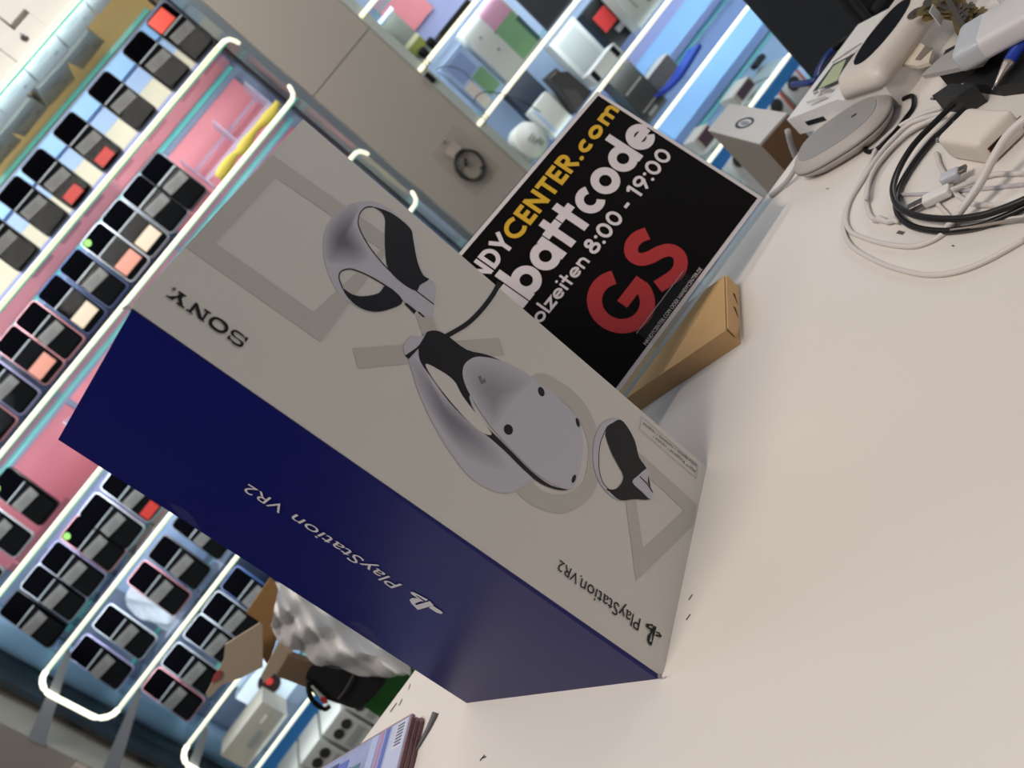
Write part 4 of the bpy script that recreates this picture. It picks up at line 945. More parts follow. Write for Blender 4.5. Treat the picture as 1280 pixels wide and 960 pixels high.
# rolled yellow cloth
yp = [ony(*p, YF+.045) for p in [(268, 218), (285, 190), (296, 182), (315, 160), (331, 138), (343, 124)]]
single('cloth', tube(bmesh.new(), catmull([Vector((p.x, p.y, ZS['C']+.0245+.006*(i % 2))) for i, p in enumerate(yp)], 4), [.013+.004*math.sin(i*.9) for i in range(21)], 10), mat('cloth_yellow', (226, 204, 92), .8, noise=(30, .1, .3)), 'rolled yellow cloth lying on the phone shelf under the top one', 'cloth', Vector(((yp[0].x+yp[5].x)/2, YF+.045, ZS['C']+.004)), smooth=True)

# ---------------------------------------------------------------- phones
def mesh_of(bm, m, smooth=False):
    me = bpy.data.meshes.new('m'); bmesh.ops.recalc_face_normals(bm, faces=bm.faces); bm.to_mesh(me); bm.free(); me.materials.append(m)
    if smooth:
        for p in me.polygons: p.use_smooth = True
    return me
LEAN = math.radians(15); RL = Matrix.Rotation(-LEAN, 3, 'X')
def loc(c): return RL @ Vector(c)
PW, PH = .071, .147; PSC = 1.2
def rounded_slab(w, h, r, y0, y1, zc_, n=4):
    out = []
    for cx, cz, a in ((w/2-r, h/2-r, 0), (-w/2+r, h/2-r, 90), (-w/2+r, -h/2+r, 180), (w/2-r, -h/2+r, 270)):
        for k in range(n+1):
            t = math.radians(a+90*k/n); out.append((cx+r*math.cos(t), cz+r*math.sin(t)))
    bm = bmesh.new()
    return loft(bm, [[loc((x, y0, zc_+z))+Vector((0, 0, .018)) for x, z in out], [loc((x, y1, zc_+z))+Vector((0, 0, .018)) for x, z in out]])
FR = {'black': (26, 26, 28), 'silver': (176, 182, 192), 'blue': (70, 96, 150), 'pink': (226, 158, 166), 'white': (222, 228, 236), 'graphite': (84, 86, 92), 'lilac': (178, 174, 214)}
ME_FR = {k: mesh_of(rounded_slab(PW, PH, .010, .000, .0085, PH/2), mat('frame_'+k, c, .35)) for k, c in FR.items()}
ME_SC = mesh_of(rounded_slab(PW-.004, PH-.004, .0085, -.0006, .0002, PH/2), M_SCREEN)
bm = bmesh.new(); box(bm, loc((0, -.011, .046))+Vector((0, 0, .018)), (.062, .0025, .086), RL); box(bm, (0, .03, .0085), (.064, .075, .017))
ME_ST = mesh_of(bm, glass('stand_acrylic', (.78, .80, .82), .18, .05, .012, (150, 155, 160)))
bm = bmesh.new(); box(bm, loc((0, -.0115, .0895))+Vector((0, 0, .018)), (.062, .0036, .003), RL)
ME_SE = mesh_of(bm, mat('stand_edge', (150, 156, 160), .3))
bm = bmesh.new(); box(bm, loc((0, -.0135, .062))+Vector((0, 0, .018)), (.058, .001, .026), RL @ Matrix.Rotation(.10, 3, 'Y'))
ME_LB = mesh_of(bm, mat('price_label', (108, 107, 105), .6))
bm = bmesh.new()
for i, (dz, w) in enumerate(((.006, .040), (0, .034), (-.006, .030))): box(bm, loc((-.004, -.0142, .062+dz))+Vector((0, 0, .018)), (w, .0004, .0022), RL @ Matrix.Rotation(.10, 3, 'Y'))
ME_LT = mesh_of(bm, mat('label_ink', (92, 92, 92), .6))
bm = bmesh.new(); box(bm, loc((0, -.0135, .030))+Vector((0, 0, .018)), (.056, .001, .034), RL)
ME_CARD = mesh_of(bm, mat('price_card_cream', (226, 206, 182), .6))
ME_CARDR = ME_CARD.copy(); ME_CARDR.materials.clear(); ME_CARDR.materials.append(mat('price_card_coral', (222, 150, 132), .6))
bm = bmesh.new(); box(bm, loc((-.004, -.0135, .016))+Vector((0, 0, .018)), (.042, .0012, .026), RL)
ME_RED = mesh_of(bm, mat('sticker_red', (196, 48, 40), .5))
bm = bmesh.new(); lathe(bm, [(.0085, -.0008), (.0085, .0008)], loc((-PW/2+.014, -.002, PH-.014))+Vector((0, 0, .018)), 14, RL @ Matrix.Rotation(math.pi/2, 3, 'X'))
ME_DOT = mesh_of(bm, mat('sticker_green', (92, 150, 40), .5))
bm = bmesh.new(); box(bm, loc((-.006, -.0015, PH-.026))+Vector((0, 0, .018)), (.05, .001, .040), RL)
ME_REDTOP = mesh_of(bm, mat('sticker_red_bright', (224, 66, 44), .5))
ORD = ['rightmost', 'second from the right', 'third from the right', 'fourth from the right', 'fifth from the right', 'sixth from the right', 'seventh from the right', 'eighth from the right', 'ninth from the right', 'tenth from the right']
for me_ in list(ME_FR.values())+[ME_SC, ME_ST, ME_SE, ME_LB, ME_LT, ME_CARD, ME_CARDR, ME_RED, ME_DOT, ME_REDTOP]: me_.transform(Matrix.Scale(PSC, 4))
def phone(x, zs, frame, extras, label, dy=.05):
    t = thing('phone', label, 'phone', (x, YF+dy, zs+.0048), 'phones on the lit shelves')
    def ch(n, me):
        o = bpy.data.objects.new(n, me); COL.objects.link(o); o.parent = t; return o
    ch('phone_body', ME_FR[frame]); ch('screen', ME_SC); ch('stand', ME_ST); ch('stand_edge', ME_SE)
    if 'card' in extras: ch('price_card', ME_CARD)
    elif 'coral' in extras: ch('price_card', ME_CARDR)
    else:
        ch('label_print', ME_LT).parent = ch('price_label', ME_LB)
    if 'red' in extras: ch('red_sticker', ME_RED)
    if 'redtop' in extras: ch('red_sticker', ME_REDTOP)
    if 'dot' in extras: ch('green_sticker', ME_DOT)
ROWS = {
 'B': ('top phone shelf', [(189, 36, 'black', 'redtop'), (157, 70, 'black', ''), (119, 125, 'black', ''), (70, 172, 'graphite', 'red'), (33, 220, 'black', 'red'), (12.5, 261, 'black', ''), (-24, 305, 'black', '')]),
 'C': ('second phone shelf', [(186, 227, 'graphite', ''), (165.6, 257, 'silver', ''), (140.6, 288, 'silver', 'card'), (115, 317, 'white', 'coral dot'), (81, 345, 'blue', ''), (56, 379, 'blue', 'card'), (29, 413, 'pink', ''), (0, 441, 'pink', 'coral'), (-32, 478, 'lilac', ''), (-60, 513, 'pink', '')]),
 'D': ('third phone shelf', [(0, 622, 'black', 'dot'), (-32, 662, 'white', ''), (-72, 706, 'silver', '')]),
 'E': ('fourth phone shelf', [(139, 620, 'white', 'red'), (117, 657, 'white', ''), (84, 679, 'pink', 'dot'), (58, 711, 'lilac', ''), (38, 743, 'silver', ''), (8.6, 774, 'black', '')]),
 'F': ('fifth phone shelf', [(220, 663, 'black', ''), (195, 704, 'graphite', ''), (169, 736, 'pink', ''), (117, 786, 'white', ''), (91, 826, 'lilac', '')]),
 'G': ('sixth phone shelf', [(277, 737, 'blue', ''), (258, 771, 'silver', ''), (235, 800, 'silver', ''), (210, 837, 'silver', ''), (182, 866, 'pink', '')]),
}
DESC = {'red': 'red foot sticker', 'redtop': 'bright red screen sticker', 'card': 'cream price card', 'coral': 'coral price card', 'dot': 'green screen dot'}
for k, (sn, lst) in ROWS.items():
    for i, (px, py, fr_, ex_) in enumerate(lst):
        p = ony(px, py, YF+.09)
        d = [DESC[e] for e in ex_.split() if e in DESC]
        lab = '%s phone%s, %s on the %s' % (fr_, (' with '+d[0]) if d else '', ORD[i], sn)
        phone(p.x+PW*PSC/2, ZS[k], fr_, ex_.split(), lab)

# white shop bag lying between phones on the fifth shelf
wbp = [ony(*p, YF+.12) for p in [(152, 724), (166, 722), (224, 768), (212, 790), (128, 762)]]
part_y = Vector((0, .05, 0))
sb = thing('plastic_bag', 'crumpled white plastic bag between the phones on the fifth shelf', 'bag', (wbp[0].x+.02, YF+.17, ZS['F']+.004))
bm = bmesh.new(); NG = 9; gr = []
for i in range(NG):
    row = []
    for j in range(NG):
        x = wbp[4].x+.17+.02+(wbp[1].x-wbp[4].x)*.9*i/(NG-1); zz = ZS['F']+.006+.165*j/(NG-1)*(1-.25*((i-4)/5)**2)
        row.append(bm.verts.new((x-.17, YF+.15+.018*math.sin(i*1.7+j*.9)+.02*j/(NG-1), zz)))
    gr.append(row)
for i in range(NG-1):
    for j in range(NG-1): bm.faces.new((gr[i][j], gr[i+1][j], gr[i+1][j+1], gr[i][j+1]))
part('bag_film', bm, mat('bag_white', (222, 230, 240), .4), sb, True)

# ---------------------------------------------------------------- white boxes on the top shelf
M_BW = mat('box_white', (222, 218, 212), .55); M_INK = mat('box_ink', (40, 38, 40), .6); M_INKL = mat('box_ink_pale', (140, 144, 140), .6)
zt = ZS['A']+.0058
apple = [(0, .5), (.25, .75), (.2, 1.0), (.02, .72), (-.1, .52), (-.35, .55), (-.52, .3), (-.5, -.1), (-.3, -.5), (-.1, -.55), (.05, -.48), (.25, -.55), (.45, -.25), (.52, -.1), (.33, .1), (.32, .3), (.48, .42), (.3, .55)]
def wbox(x0, x1, z0, h, y0, dpt, label, logo=0, lines=True, ang=0.):
    c = Vector(((x0+x1)/2, YF+y0+dpt/2, z0)); R = rotz(ang)
    t = thing('white_box', label, 'box', c, 'white boxes on the top shelf')
    part('box_body', BX(c+Vector((0, 0, h/2)), (x1-x0, dpt, h), R, .0015), M_BW, t)
    if logo:
        bm = bmesh.new(); flat(bm, [[c+R @ Vector((a*.010*logo, -dpt/2-.0006, h*.5+b*.010*logo)) for a, b in apple]], Vector((0, -.0003, 0))); part('emblem', bm, M_INK, t)
    if lines:
        for i in range(3): part('print_line', BX(c+R @ Vector((-.01+.004*i, -dpt*.18+.014*i, -.0003)), ((x1-x0)*(.55-.12*i), .003, .0005), R), M_INKL, t)
        part('print_block', BX(c+R @ Vector(((x1-x0)*.25, dpt*.2, -.0003)), (.012, .012, .0005), R), M_INKL, t)
wbox(.130, .250, zt, .058, .008, .20, 'white box with a black fruit emblem, at the front of the top shelf', 1.7)
wbox(.006, .126, zt, .055, .010, .18, 'white box with a small emblem at its edge, left of the emblem box', .6, True, .03)
wbox(-.118, .002, zt, .055, .012, .18, 'white box at the left picture edge on the top shelf')
wbox(.254, .370, zt, .075, .008, .19, 'plain white box right of the emblem box on the top shelf', 0, True, -.05)
wbox(.374, .470, zt, .060, .02, .18, 'white box nearest the pale pier on the top shelf', 0, True, -.08)
wbox(.05, .19, zt+.059, .060, .02, .18, 'upper white box stacked above the emblem box', .8, False)
wbox(.195, .34, zt+.076, .07, .02, .17, 'upper white box stacked on the plain box', 0, False)
wbox(-.10, .045, zt+.057, .06, .02, .17, 'upper white box stacked at the far left of the top shelf', 0, False)
for i_, (x_, w_, a_, l_) in enumerate(((-.16, .125, .02, 'white box lying in the back row of the top shelf at the left picture edge'), (-.03, .115, -.10, 'tilted white box in the back row of the top shelf, left of the emblem box'), (.10, .12, .12, 'white box turned askew behind the emblem box on the top shelf'), (.235, .11, -.14, 'white box turned askew in the back row behind the plain white box'))):
    wbox(x_, x_+w_, zt, .05, .232, .17, l_, 0, True, a_)
P = [Vector((.33, YF+.20, zt+.004)), Vector((.37, YF+.12, zt+.004)), Vector((.44, YF+.10, zt+.004)), Vector((.47, YF+.16, zt+.004)), Vector((.49, YF+.24, zt+.004))]
single('cord', TB(catmull(P, 5), .003), M_BLACKS, 'dark cord lying on the glass of the top shelf seen from below', 'cable', P[2].to_tuple(), smooth=True)

# ---------------------------------------------------------------- boxes low in the left unit
def item(name, label, cat, pa_, pb_, h, zs, y, dpt, m, group=None):
    """a box standing on shelf zs whose front bottom corners show at pixels pa_, pb_"""
    a, b = ony(*pa_, YF+y), ony(*pb_, YF+y); c = Vector(((a.x+b.x)/2, YF+y+dpt/2, zs+.0052))
    t = thing(name, label, cat, c, group)
    part('box_body', BX(c+Vector((0, 0, h/2)), (abs(b.x-a.x), dpt, h), None, .0015), m, t)
    return t, c, abs(b.x-a.x), dpt, h
def face(t, c, u0, u1, v0, v1, dpt, m, name='front_print', d=.0008):
    part(name, bxmm(c.x+u0, c.x+u1, c.y-dpt/2-d-.0002, c.y-dpt/2-.0002, c.z+v0, c.z+v1), m, t)
t, c, w, d, h = item('grey_box', 'dusty grey box with a speckled lid on the lowest lit shelf', 'box', (252, 932), (320, 872), .095, ZS['H'], .05, .10, mat('box_grey', (168, 162, 150), .7, noise=(30, .1, 0)))
face(t, c, -w*.2, w*.1, .03, .05, d, M_INKL); face(t, c, w*.2, w*.35, .05, .06, d, M_PAPERW)
t, c, w, d, h = item('light_box', 'pale blue-white box behind the dusty grey box', 'box', (312, 868), (352, 826), .15, ZS['H'], .20, .09, mat('box_ice', (190, 212, 232), .5))
face(t, c, -w/2+.005, w/2-.005, .09, .11, d, M_PALEBLUE)
t, c, w, d, h = item('red_tin', 'white box with a round black and red window on the lowest lit shelf', 'box', (414, 940), (452, 896), .14, ZS['H'], .154, .042, mat('box_icy_white', (206, 220, 232), .5))
part('round_window', lathe(bmesh.new(), [(.036, 0), (.036, .003)], (c.x+.02, c.y-d/2-.003, c.z+.08), 22, Matrix.Rotation(-math.pi/2, 3, 'X')), mat('window_dark', (34, 14, 16), .3), t)
part('red_mark', lathe(bmesh.new(), [(.012, 0), (.012, .002)], (c.x+.026, c.y-d/2-.0055, c.z+.085), 16, Matrix.Rotation(-math.pi/2, 3, 'X')), mat('sticker_red', (196, 48, 40), .5), t)
part('price_rail', bxmm(X0+.05, X1-.03, YF+.002, YF+.008, ZS['H']-.050, ZS['H']-.012), mat('rail_blue', (66, 148, 232), .4), du)
for i, (pa_, pb_) in enumerate((((345, 990), (368, 958)), ((372, 953), (394, 921)), ((398, 916), (420, 884)), ((424, 880), (446, 850)))):
    t, c, w, d, h = item('earphone_box', ['grey-white box with dark round pictures, leftmost under the blue rail', 'grey-white box with dark round pictures, second under the blue rail', 'grey-white box with dark pictures beside the black bag', 'grey-white box half behind the black bag'][i], 'box', pa_, pb_, .13, .125, .05, .16, mat('box_pale_grey', (186, 184, 176), .6), 'boxes on the lowest deck of the left unit')
    for s in (-1, 1): part('round_picture', lathe(bmesh.new(), [(.018, 0), (.018, .001)], (c.x+s*w*.2, c.y-d/2-.0012, c.z+.085), 14, Matrix.Rotation(-math.pi/2, 3, 'X')), mat('picture_dark', (44, 40, 38), .5), t)
    face(t, c, -w*.4, w*.4, .02, .05, d, mat('box_band', (150, 150, 146), .6))
part('lower_deck', bxmm(X0, X1, YF+.004, YF+.32, .120, .1285), M_GLASS, du)

# ================================================================ right display unit
Z2 = {'P': 1.506, 'Q': 1.291, 'R': 1.062, 'S': .838, 'T': .617, 'U': .400, 'V': .17}
XA, XB = .832, 2.9
dv = thing('display_unit', 'right lit glass display unit beyond the sign with straight light tubes', 'display unit', (1.8, YF+.15, 0))
part('back_panel', bxmm(XA, XB, YF+.33, YF+.345, .10, 2.4), M_PALEBLUE, dv)
part('base_plinth', bxmm(XA, XB, YF+.02, YF+.33, 0, .10), M_GREY, dv)
part('side_rail', bxmm(XA-.004, XA+.022, YF-.002, YF+.014, .1, 2.4), mat('rail_perforated', (176, 186, 180), .45), dv)
for k, zz in Z2.items():
    part('shelf', bxmm(XA+.024, XB, YF+.004, YF+DEP, zz-.004, zz+.004), M_GLASS, dv)
    part('shelf_front_edge', bxmm(XA+.024, XB, YF, YF+.004, zz-.004, zz+.004), M_TEAL, dv)
    part('shelf_back_edge', bxmm(XA+.024, XB, YF+DEP, YF+DEP+.004, zz-.004, zz+.004), M_TEAL, dv)
    if k != 'V': part('light_tube', tube(bmesh.new(), [Vector((XA-.002, yL, zz)), Vector((XB, yL, zz))], .0066, 8), M_LED, dv, True)
    if k in 'QR':
        for dx in (.022, .034): part('tube_clip', BX((XA+dx, yL, zz), (.003, .022, .022), None, .002), mat('clip_grey', (150, 150, 130), .4), dv)
part('black_clip', BX((XA+.004, YF-.008, Z2['Q']-.035), (.016, .012, .034), None, .003), M_BLACK, dv)
for z0, z1_, m in ((1.30, 1.49, M_LAV), (.63, .82, M_LAV), (.41, .60, mat('board_steel_blue', (148, 170, 214), .45))): part('backing_board', bxmm(XA+.02, XB, YF+.318, YF+.324, z0, z1_), m, dv)
for zz in (.70, .50): part('pale_rail', bxmm(XA+.02, XB, YF+.20, YF+.205, zz-.02, zz+.055), mat('rail_sky', (146, 194, 246), .35), dv)
# dangling black wire
P = [ony(*p, YF-.012) for p in [(592, 128), (597, 119), (607, 115), (625, 117), (650, 125), (676, 140)]]
single('wire', TB(catmull(P, 5), .0016), M_BLACK, 'thin black wire looping across the light tube beside the pale pier', 'cable', P[0].to_tuple(), smooth=True)
P = [ony(*p, YF-.012) for p in [(545, 87), (556, 83), (567, 84), (580, 90), (592, 103)]]
single('wire', TB(catmull(P, 5), .0014), mat('wire_dim', (70, 72, 76), .5), 'thin grey wire curving from the black clip', 'cable', P[0].to_tuple(), smooth=True)

def item2(name, label, cat, pa_, pb_, top, zs, y, dpt, m, group=None):
    a, b = ony(*pa_, YF+y), ony(*pb_, YF+y); zt_ = ony(*top, YF+y).z; h = max(.01, zt_-zs-.0045)
    c = Vector(((a.x+b.x)/2, YF+y+dpt/2, zs+.0052))
    t = thing(name, label, cat, c, group)
    part('box_body', BX(c+Vector((0, 0, h/2)), (abs(b.x-a.x), dpt, h), None, .002), m, t)
    return t, c, abs(b.x-a.x), dpt, h
# shelf Q
t, c, w, d, h = item2('blister_pack', 'grey-green pack with a yellow-green label on the upper shelf beside the pier', 'box', (506, 63), (524, 44), (473, 27), Z2['Q'], .06, .05, mat('pack_grey_green', (132, 142, 134), .5))
face(t, c, -w/2, w/2, h*.34, h*.42, d, mat('label_cream', (226, 228, 196), .5), 'label'); face(t, c, -w/2, w/2, h*.16, h*.34, d, mat('label_olive', (140, 150, 70), .5), 'label')
face(t, c, -w/2-.004, w/2+.004, h*.93, h, d, M_ICE, 'top_edge', .003)
part('pink_poster', bxmm(.98, 1.12, YF+.300, YF+.305, 1.385, 1.50), M_PINK, dv)
t, c, w, d, h = item2('tablet', 'black tablet lying flat along the front of the upper shelf', 'tablet', (555, 48), (590, 3), (552, 38), Z2['Q'], .03, .14, mat('tablet_black', (34, 32, 32), .3))
part('screen', bxmm(c.x-w/2+.006, c.x+w/2-.006, c.y-d/2+.006, c.y+d/2-.006, c.z+h, c.z+h+.0008), M_SCREEN, t)
for i, px in enumerate(((536, 72), (546, 60))):
    p = ony(*px, YF+.05); tag(finish(lathe(bmesh.new(), [(.006, 0), (.0135, .004), (.0135, .026), (.010, .034)], (0, 0, 0), 16), 'knob', M_BLACK, None, True), ['black round cap at the left end of the upper shelf', 'black round cap just left of the flat tablet'][i], 'cap').location = (p.x, p.y, Z2['Q']+.0052)
t, c, w, d, h = item2('plug_adapter', 'beige plug adapter at the left end of the upper shelf', 'adapter', (520, 72), (532, 62), (506, 62), Z2['Q'], .13, .05, mat('adapter_beige', (190, 172, 160), .5))
part('plug_face', lathe(bmesh.new(), [(.012, 0), (.012, .003)], (c.x, c.y-d/2-.003, c.z+h*.5), 14, Matrix.Rotation(-math.pi/2, 3, 'X')), M_GREY, t)
# shelf R : boxed tablets
M_GRN = mat('picture_green', (122, 168, 128), .5, noise=(6, .35, 0)); M_PNK = mat('picture_pink', (198, 150, 176), .5, noise=(8, .15, 0))
t, c, w, d, h = item2('tablet_box', 'large white tablet box with a green and pink picture', 'box', (629, 96), (672, 42), (573, 43), Z2['R'], .03, .05, mat('box_dove', (196, 202, 200), .5))
face(t, c, -w*.02, w*.46, h*.04, h*.70, d, M_GRN, 'picture', .001); face(t, c, -w*.02, w*.46, h*.62, h*.98, d, M_PNK, 'picture', .0014); face(t, c, w*.40, w*.49, h*.04, h*.5, d, mat('picture_teal', (60, 92, 96), .5), 'picture', .0016)
for u, v in ((-.28, .72), (-.02+.0, .60), (-.20, .42)): part('stud', lathe(bmesh.new(), [(.005, 0), (.005, .0012)], (c.x+u*w, c.y-d/2-.0014, c.z+v*h), 10, Matrix.Rotation(-math.pi/2, 3, 'X')), M_INKL, t)
t, c, w, d, h = item2('tablet_box', 'narrow tablet box with a green picture beside the black wire', 'box', (596, 128), (624, 100), (548, 88), Z2['R'], .02, .04, mat('box_sky', (164, 192, 232), .5))
face(t, c, -w*.05, w*.44, h*.10, h*.52, d, M_GRN, 'picture', .001); face(t, c, -w*.40, w*.3, h*.56, h*.92, d, mat('box_periwinkle', (136, 160, 212), .5), 'panel', .001)
face(t, c, -w*.46, -w*.12, h*.03, h*.5, d, M_PAPERW, 'panel', .001)
t, c, w, d, h = item2('tablet', 'dark grey tablet standing upright right of the large tablet box', 'tablet', (683, 36), (715, -2), (642, 0), Z2['R'], .05, .012, mat('tablet_slate', (70, 70, 76), .35))
face(t, c, -w/2+.004, w/2-.004, .006, h-.004, d, mat('tablet_glass', (60, 62, 68), .2), 'screen')
# shelf S
M_NB = mat('box_ink_navy', (36, 46, 62), .45, noise=(8, .2, 0))
t, c, w, d, h = item2('navy_box', 'dark navy box hanging under the light tube left of the white tub', 'box', (664, 148), (688, 116), (640, 110), Z2['S'], .17, .05, M_NB)
face(t, c, -w*.1, w*.0, h*.5, h*.56, d, M_GREY, 'mark')
t0 = ony(657, 172, YF+.03)
tb = thing('round_tub', 'white round tub with grey print lying on its side by the sign', 'tub', (t0.x, YF+.05, Z2['S']+.004))
Rt = Matrix.Rotation(math.radians(55), 3, 'Z') @ Matrix.Rotation(math.radians(90), 3, 'X')
rt = .060
part('tub_body', lathe(bmesh.new(), [(rt-.003, -.028), (rt, -.022), (rt, .022), (rt-.003, .028)], (t0.x, YF+.05, Z2['S']+.006+rt), 28, Matrix.Rotation(math.radians(20), 3, 'Z') @ Matrix.Rotation(math.radians(90), 3, 'X')), mat('tub_white', (222, 226, 222), .5), tb, True)
for i in range(3): part('print_line', BX(Vector((t0.x+.010, YF+.05-.029, Z2['S']+.075-.011*i)), (.036-.006*i, .0008, .004), rotz(math.radians(20))), M_INKL, tb)
part('print_block', BX(Vector((t0.x+.024, YF+.05-.0245, Z2['S']+.040)), (.020, .0008, .022), rotz(math.radians(20))), M_INKL, tb)
t, c, w, d, h = item2('watch_box', 'white watch box with grey front hanging at the top of the shelf', 'box', (735, 105), (762, 68), (690, 52), Z2['S'], .10, .05, mat('box_pearl', (200, 206, 204), .5))
face(t, c, -w*.36, w*.36, h*.15, h*.88, d, mat('box_pearl_inset', (176, 184, 184), .5), 'panel'); part('dark_button', lathe(bmesh.new(), [(.008, 0), (.008, .002)], (c.x+w*.25, c.y-d/2-.002, c.z+h*.12), 12, Matrix.Rotation(-math.pi/2, 3, 'X')), M_BLACK, t)
# black padded pouch
pq = [ony(*p, YF+.035) for p in [(680, 91), (691, 81), (697, 86), (706, 85), (736, 111), (717, 137), (694, 106)]]
po = thing('padded_case', 'black padded camera case standing in front of the watch box', 'case', (pq[4].x-.03, YF+.06, Z2['S']+.004))
dz = Z2['S']+.0052-min(p.z for p in pq)
part('case_body', PRM([p+Vector((0, 0, dz)) for p in pq], Vector((0, .05, 0))), mat('case_charcoal', (62, 62, 64), .7), po)
part('case_panel', PRM([p+Vector((0, -.0015, dz)) for p in (pq[6]*.9+pq[4]*.1, pq[4]*.55+pq[6]*.45, pq[4]*.5+pq[5]*.5, pq[5])], Vector((0, .001, 0))), mat('case_grey_dark', (84, 82, 82), .7), po)
part('zip', PRM([p+Vector((0, -.002, dz)) for p in (pq[0]*.85+pq[6]*.15, pq[1]*.85+pq[6]*.15, pq[1]*.78+pq[6]*.22, pq[0]*.78+pq[6]*.22)], Vector((0, .001, 0))), M_GREY, po)
for i, (a, b, tpx, m, lab) in enumerate((((692, 170), (716, 146), (676, 122), mat('box_cloud', (214, 218, 214), .5), 'white folded box just above the sign, right of the round tub'), ((704, 176), (726, 150), (690, 112), mat('box_ash', (178, 182, 176), .5), 'grey-white box edge behind the black padded case'))):
    t, c, w, d, h = item2('folded_box', lab, 'box', a, b, tpx, Z2['S'], .06+.05*i, .04, m)
    face(t, c, -w*.4, -w*.28, .01, h-.01, d, M_ICE, 'edge_band')
t, c, w, d, h = item2('game_box', 'black box with a red patch on its front', 'box', (775, 68), (800, 30), (727, 18), Z2['S'], .14, .05, mat('box_coal', (24, 24, 26), .4))
face(t, c, -w*.36, w*.12, h*.40, h*.78, d, mat('patch_red', (214, 64, 62), .5), 'patch'); face(t, c, -w*.1, w*.2, h*.2, h*.32, d, M_GREY, 'patch')
t, c, w, d, h = item2('flat_pack', 'white flat pack with black corners lying at the shelf front', 'box', (748, 106), (780, 66), (737, 92), Z2['S'], .02, .06, mat('pack_white', (220, 224, 226), .5))
face(t, c, -w*.47, -w*.33, .006, h-.004, d, M_BLACK, 'corner'); face(t, c, w*.30, w*.44, .006, h-.004, d, M_BLACK, 'corner')
t, c, w, d, h = item2('grey_carton', 'light grey carton with dark scuffs right of the red-patched box', 'box', (806, 40), (836, 0), (748, 0), Z2['S'], .06, .06, mat('carton_dove', (172, 178, 174), .5))
face(t, c, -w*.25, -w*.18, h*.3, h*.8, d, M_INKL, 'stripe'); face(t, c, w*.1, w*.4, h*.2, h*.5, d, mat('scuff_dark', (60, 62, 64), .6), 'patch'); face(t, c, -w*.22, -w*.12, h*.62, h*.72, d, mat('patch_rose', (190, 120, 120), .5), 'patch')
# shelf T
t, c, w, d, h = item2('dark_box', 'dark grey box stack with small print, nearest the sign corner', 'box', (804, 146), (826, 116), (766, 98), Z2['T'], .06, .07, mat('box_gunmetal', (58, 60, 58), .5, noise=(14, .2, 0)))
for v in (.20, .62): face(t, c, -w*.40, w*.40, h*v, h*(v+.03), d, M_GREY, 'print_line')
face(t, c, -w*.3, w*.1, h*.08, h*.14, d, M_GREY, 'print_line')
t, c, w, d, h = item2('dark_box', 'second dark grey box with pale print right of the first one', 'box', (826, 118), (852, 86), (812, 96), Z2['T'], .13, .06, mat('box_taupe', (92, 90, 86), .5, noise=(14, .15, 0)))
for v in (.12, .26): face(t, c, -w*.40, w*.30, h*v, h*(v+.05), d, M_GREY, 'print_line')
part('white_lid', bxmm(c.x-w/2-.004, c.x+w/2, c.y-d/2-.004, c.y+d/2, c.z+h, c.z+h+.004), M_PAPERW, t)
P = [ony(*p, YF+.03) for p in [(826, 120), (838, 113), (853, 98), (866, 78), (878, 58)]]
bm = bmesh.new()
for a, b in zip(catmull(P, 4)[:-1], catmull(P, 4)[1:]): prism(bm, [a, b, b+Vector((0, 0, .014)), a+Vector((0, 0, .014))], Vector((0, .08, 0)))
rb_ = single('folder', bm, mat('ribbon_blue', (44, 72, 178), .4), 'curved blue plastic sleeve resting on the shelf right of the dark boxes', 'folder', P[2].to_tuple())
p0 = min(P, key=lambda v: v.z); rb_.location.z += Z2['T']+.0045-p0.z if p0.z < Z2['T'] else 0
# shelf U: plum label boxes
for i, (a, b, tp, lab) in enumerate((((930, 138), (952, 112), (912, 126), 'beige box with a plum label on the lower right shelf'), ((886, 196), (905, 176), (866, 178), 'beige box with a plum label low behind the sign edge'))):
    t, c, w, d, h = item2('label_box', lab, 'box', a, b, tp, Z2['U'], .05, .08, mat('box_sand', (176, 170, 160), .6))
    face(t, c, -w*.3, w*.44, h*.2, h*.9, d, mat('label_plum', (76, 54, 66), .5), 'label')
t, c, w, d, h = item2('clip_holder', 'small black clip standing above the plum-labelled box', 'clip', (960, 100), (972, 86), (938, 88), Z2['U'], .16, .03, M_BLACK)
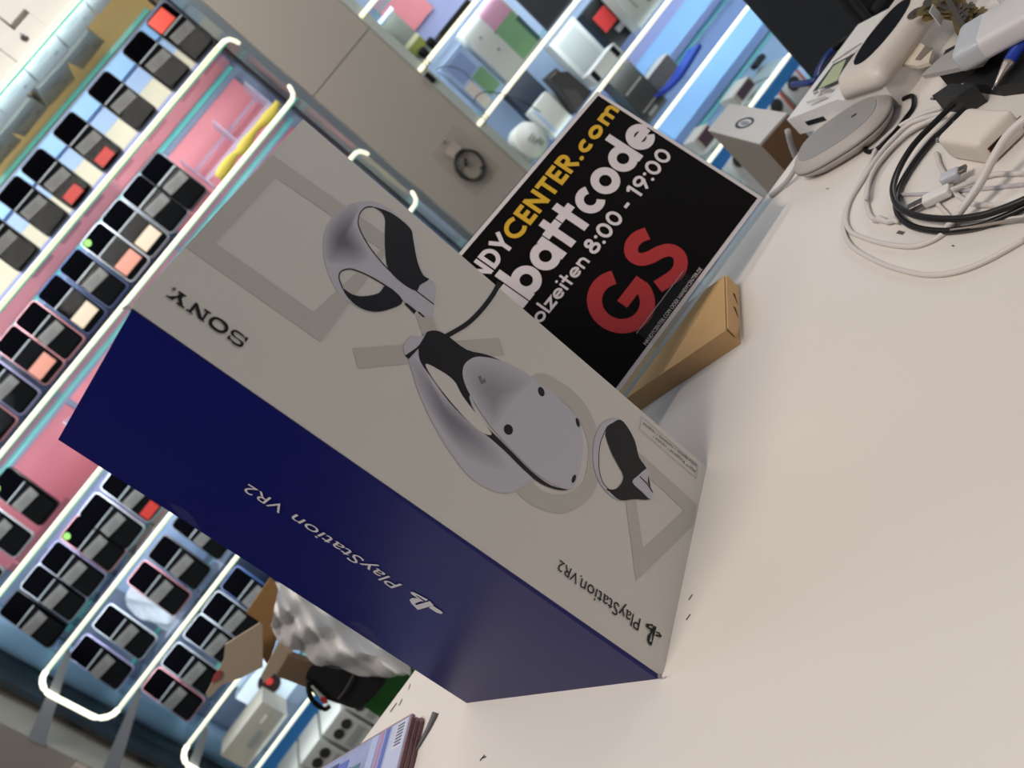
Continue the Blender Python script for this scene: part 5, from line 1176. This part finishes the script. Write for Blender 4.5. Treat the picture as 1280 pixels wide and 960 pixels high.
# deck V
part('price_rail', bxmm(XA+.05, XB, YF+.002, YF+.008, Z2['U']-.055, Z2['U']-.012), mat('rail_blue', (66, 148, 232), .4), dv)
for i, (a, b) in enumerate((((985, 170), (1003, 146)), ((1006, 142), (1024, 118)), ((940, 236), (956, 214)))):
    t, c, w, d, h = item2('earphone_box', ['grey-white box with a dark round picture under the blue rail at right', 'grey-white box with a dark picture next to the black case', 'grey-white box low behind the white carton'][i], 'box', a, b, (a[0]-50, a[1]-38), Z2['V'], .05, .14, mat('box_pale_grey', (186, 184, 176), .6), 'boxes on the lowest deck of the right unit')
    part('round_picture', lathe(bmesh.new(), [(.026, 0), (.026, .001)], (c.x, c.y-d/2-.0012, c.z+h*.6), 16, Matrix.Rotation(-math.pi/2, 3, 'X')), mat('picture_dark', (44, 40, 38), .5), t)
    face(t, c, w*.40, w*.5, 0.01, h-.01, d, mat('edge_red', (176, 76, 62), .5), 'red_edge')

# ---------------------------------------------------------------- cable pack hanging on the pier
hp = [ony(*p, YF+.004) for p in [(586, 207), (566, 188)]]
cp = thing('cable_pack', 'black coiled cable in a clear hang bag on the pale pier', 'cable', (hp[0].x, YF-.008, hp[0].z-.06))
cc = hp[0]
ring1 = [Vector((cc.x+.042*math.cos(2*math.pi*k/28), YF-.008-.002*math.sin(3*k), cc.z+.047*math.sin(2*math.pi*k/28))) for k in range(29)]
for s, dy in ((1.0, 0), (.93, -.004), (1.05, .002), (.97, .004)):
    part('coil', TB([Vector((cc.x+(p.x-cc.x)*s, p.y+dy, cc.z+(p.z-cc.z)*(2-s))) for p in ring1], .0035, 6), M_BLACKS, cp, True)
part('plug', TB([Vector((cc.x+.006, YF-.010, cc.z+.022)), Vector((cc.x-.012, YF-.010, cc.z+.006))], .006, 8), M_BLACKS, cp, True)
part('cable_tie', BX((cc.x+.022, YF-.008, cc.z-.036), (.016, .014, .012), rotz(0), .002), M_BLACKS, cp)
l0 = hp[1]
part('paper_label', BX((l0.x, YF-.004, l0.z), (.044, .001, .036), Matrix.Rotation(-.12, 3, 'Y')), mat('label_pinkish', (196, 180, 172), .6), cp)
part('hang_bag', bxmm(cc.x-.062, cc.x+.058, YF-.0155, YF-.0150, cc.z-.075, cc.z+.11), glass('bag_film_clear', (.97, .97, .96), .3, .2, .02, (190, 186, 180)), cp)
part('hook', TB([Vector((cc.x, YF+.004, cc.z+.10)), Vector((cc.x, YF-.03, cc.z+.10)), Vector((cc.x, YF-.034, cc.z+.108))], .0022, 6), M_CHROME, cp, True)
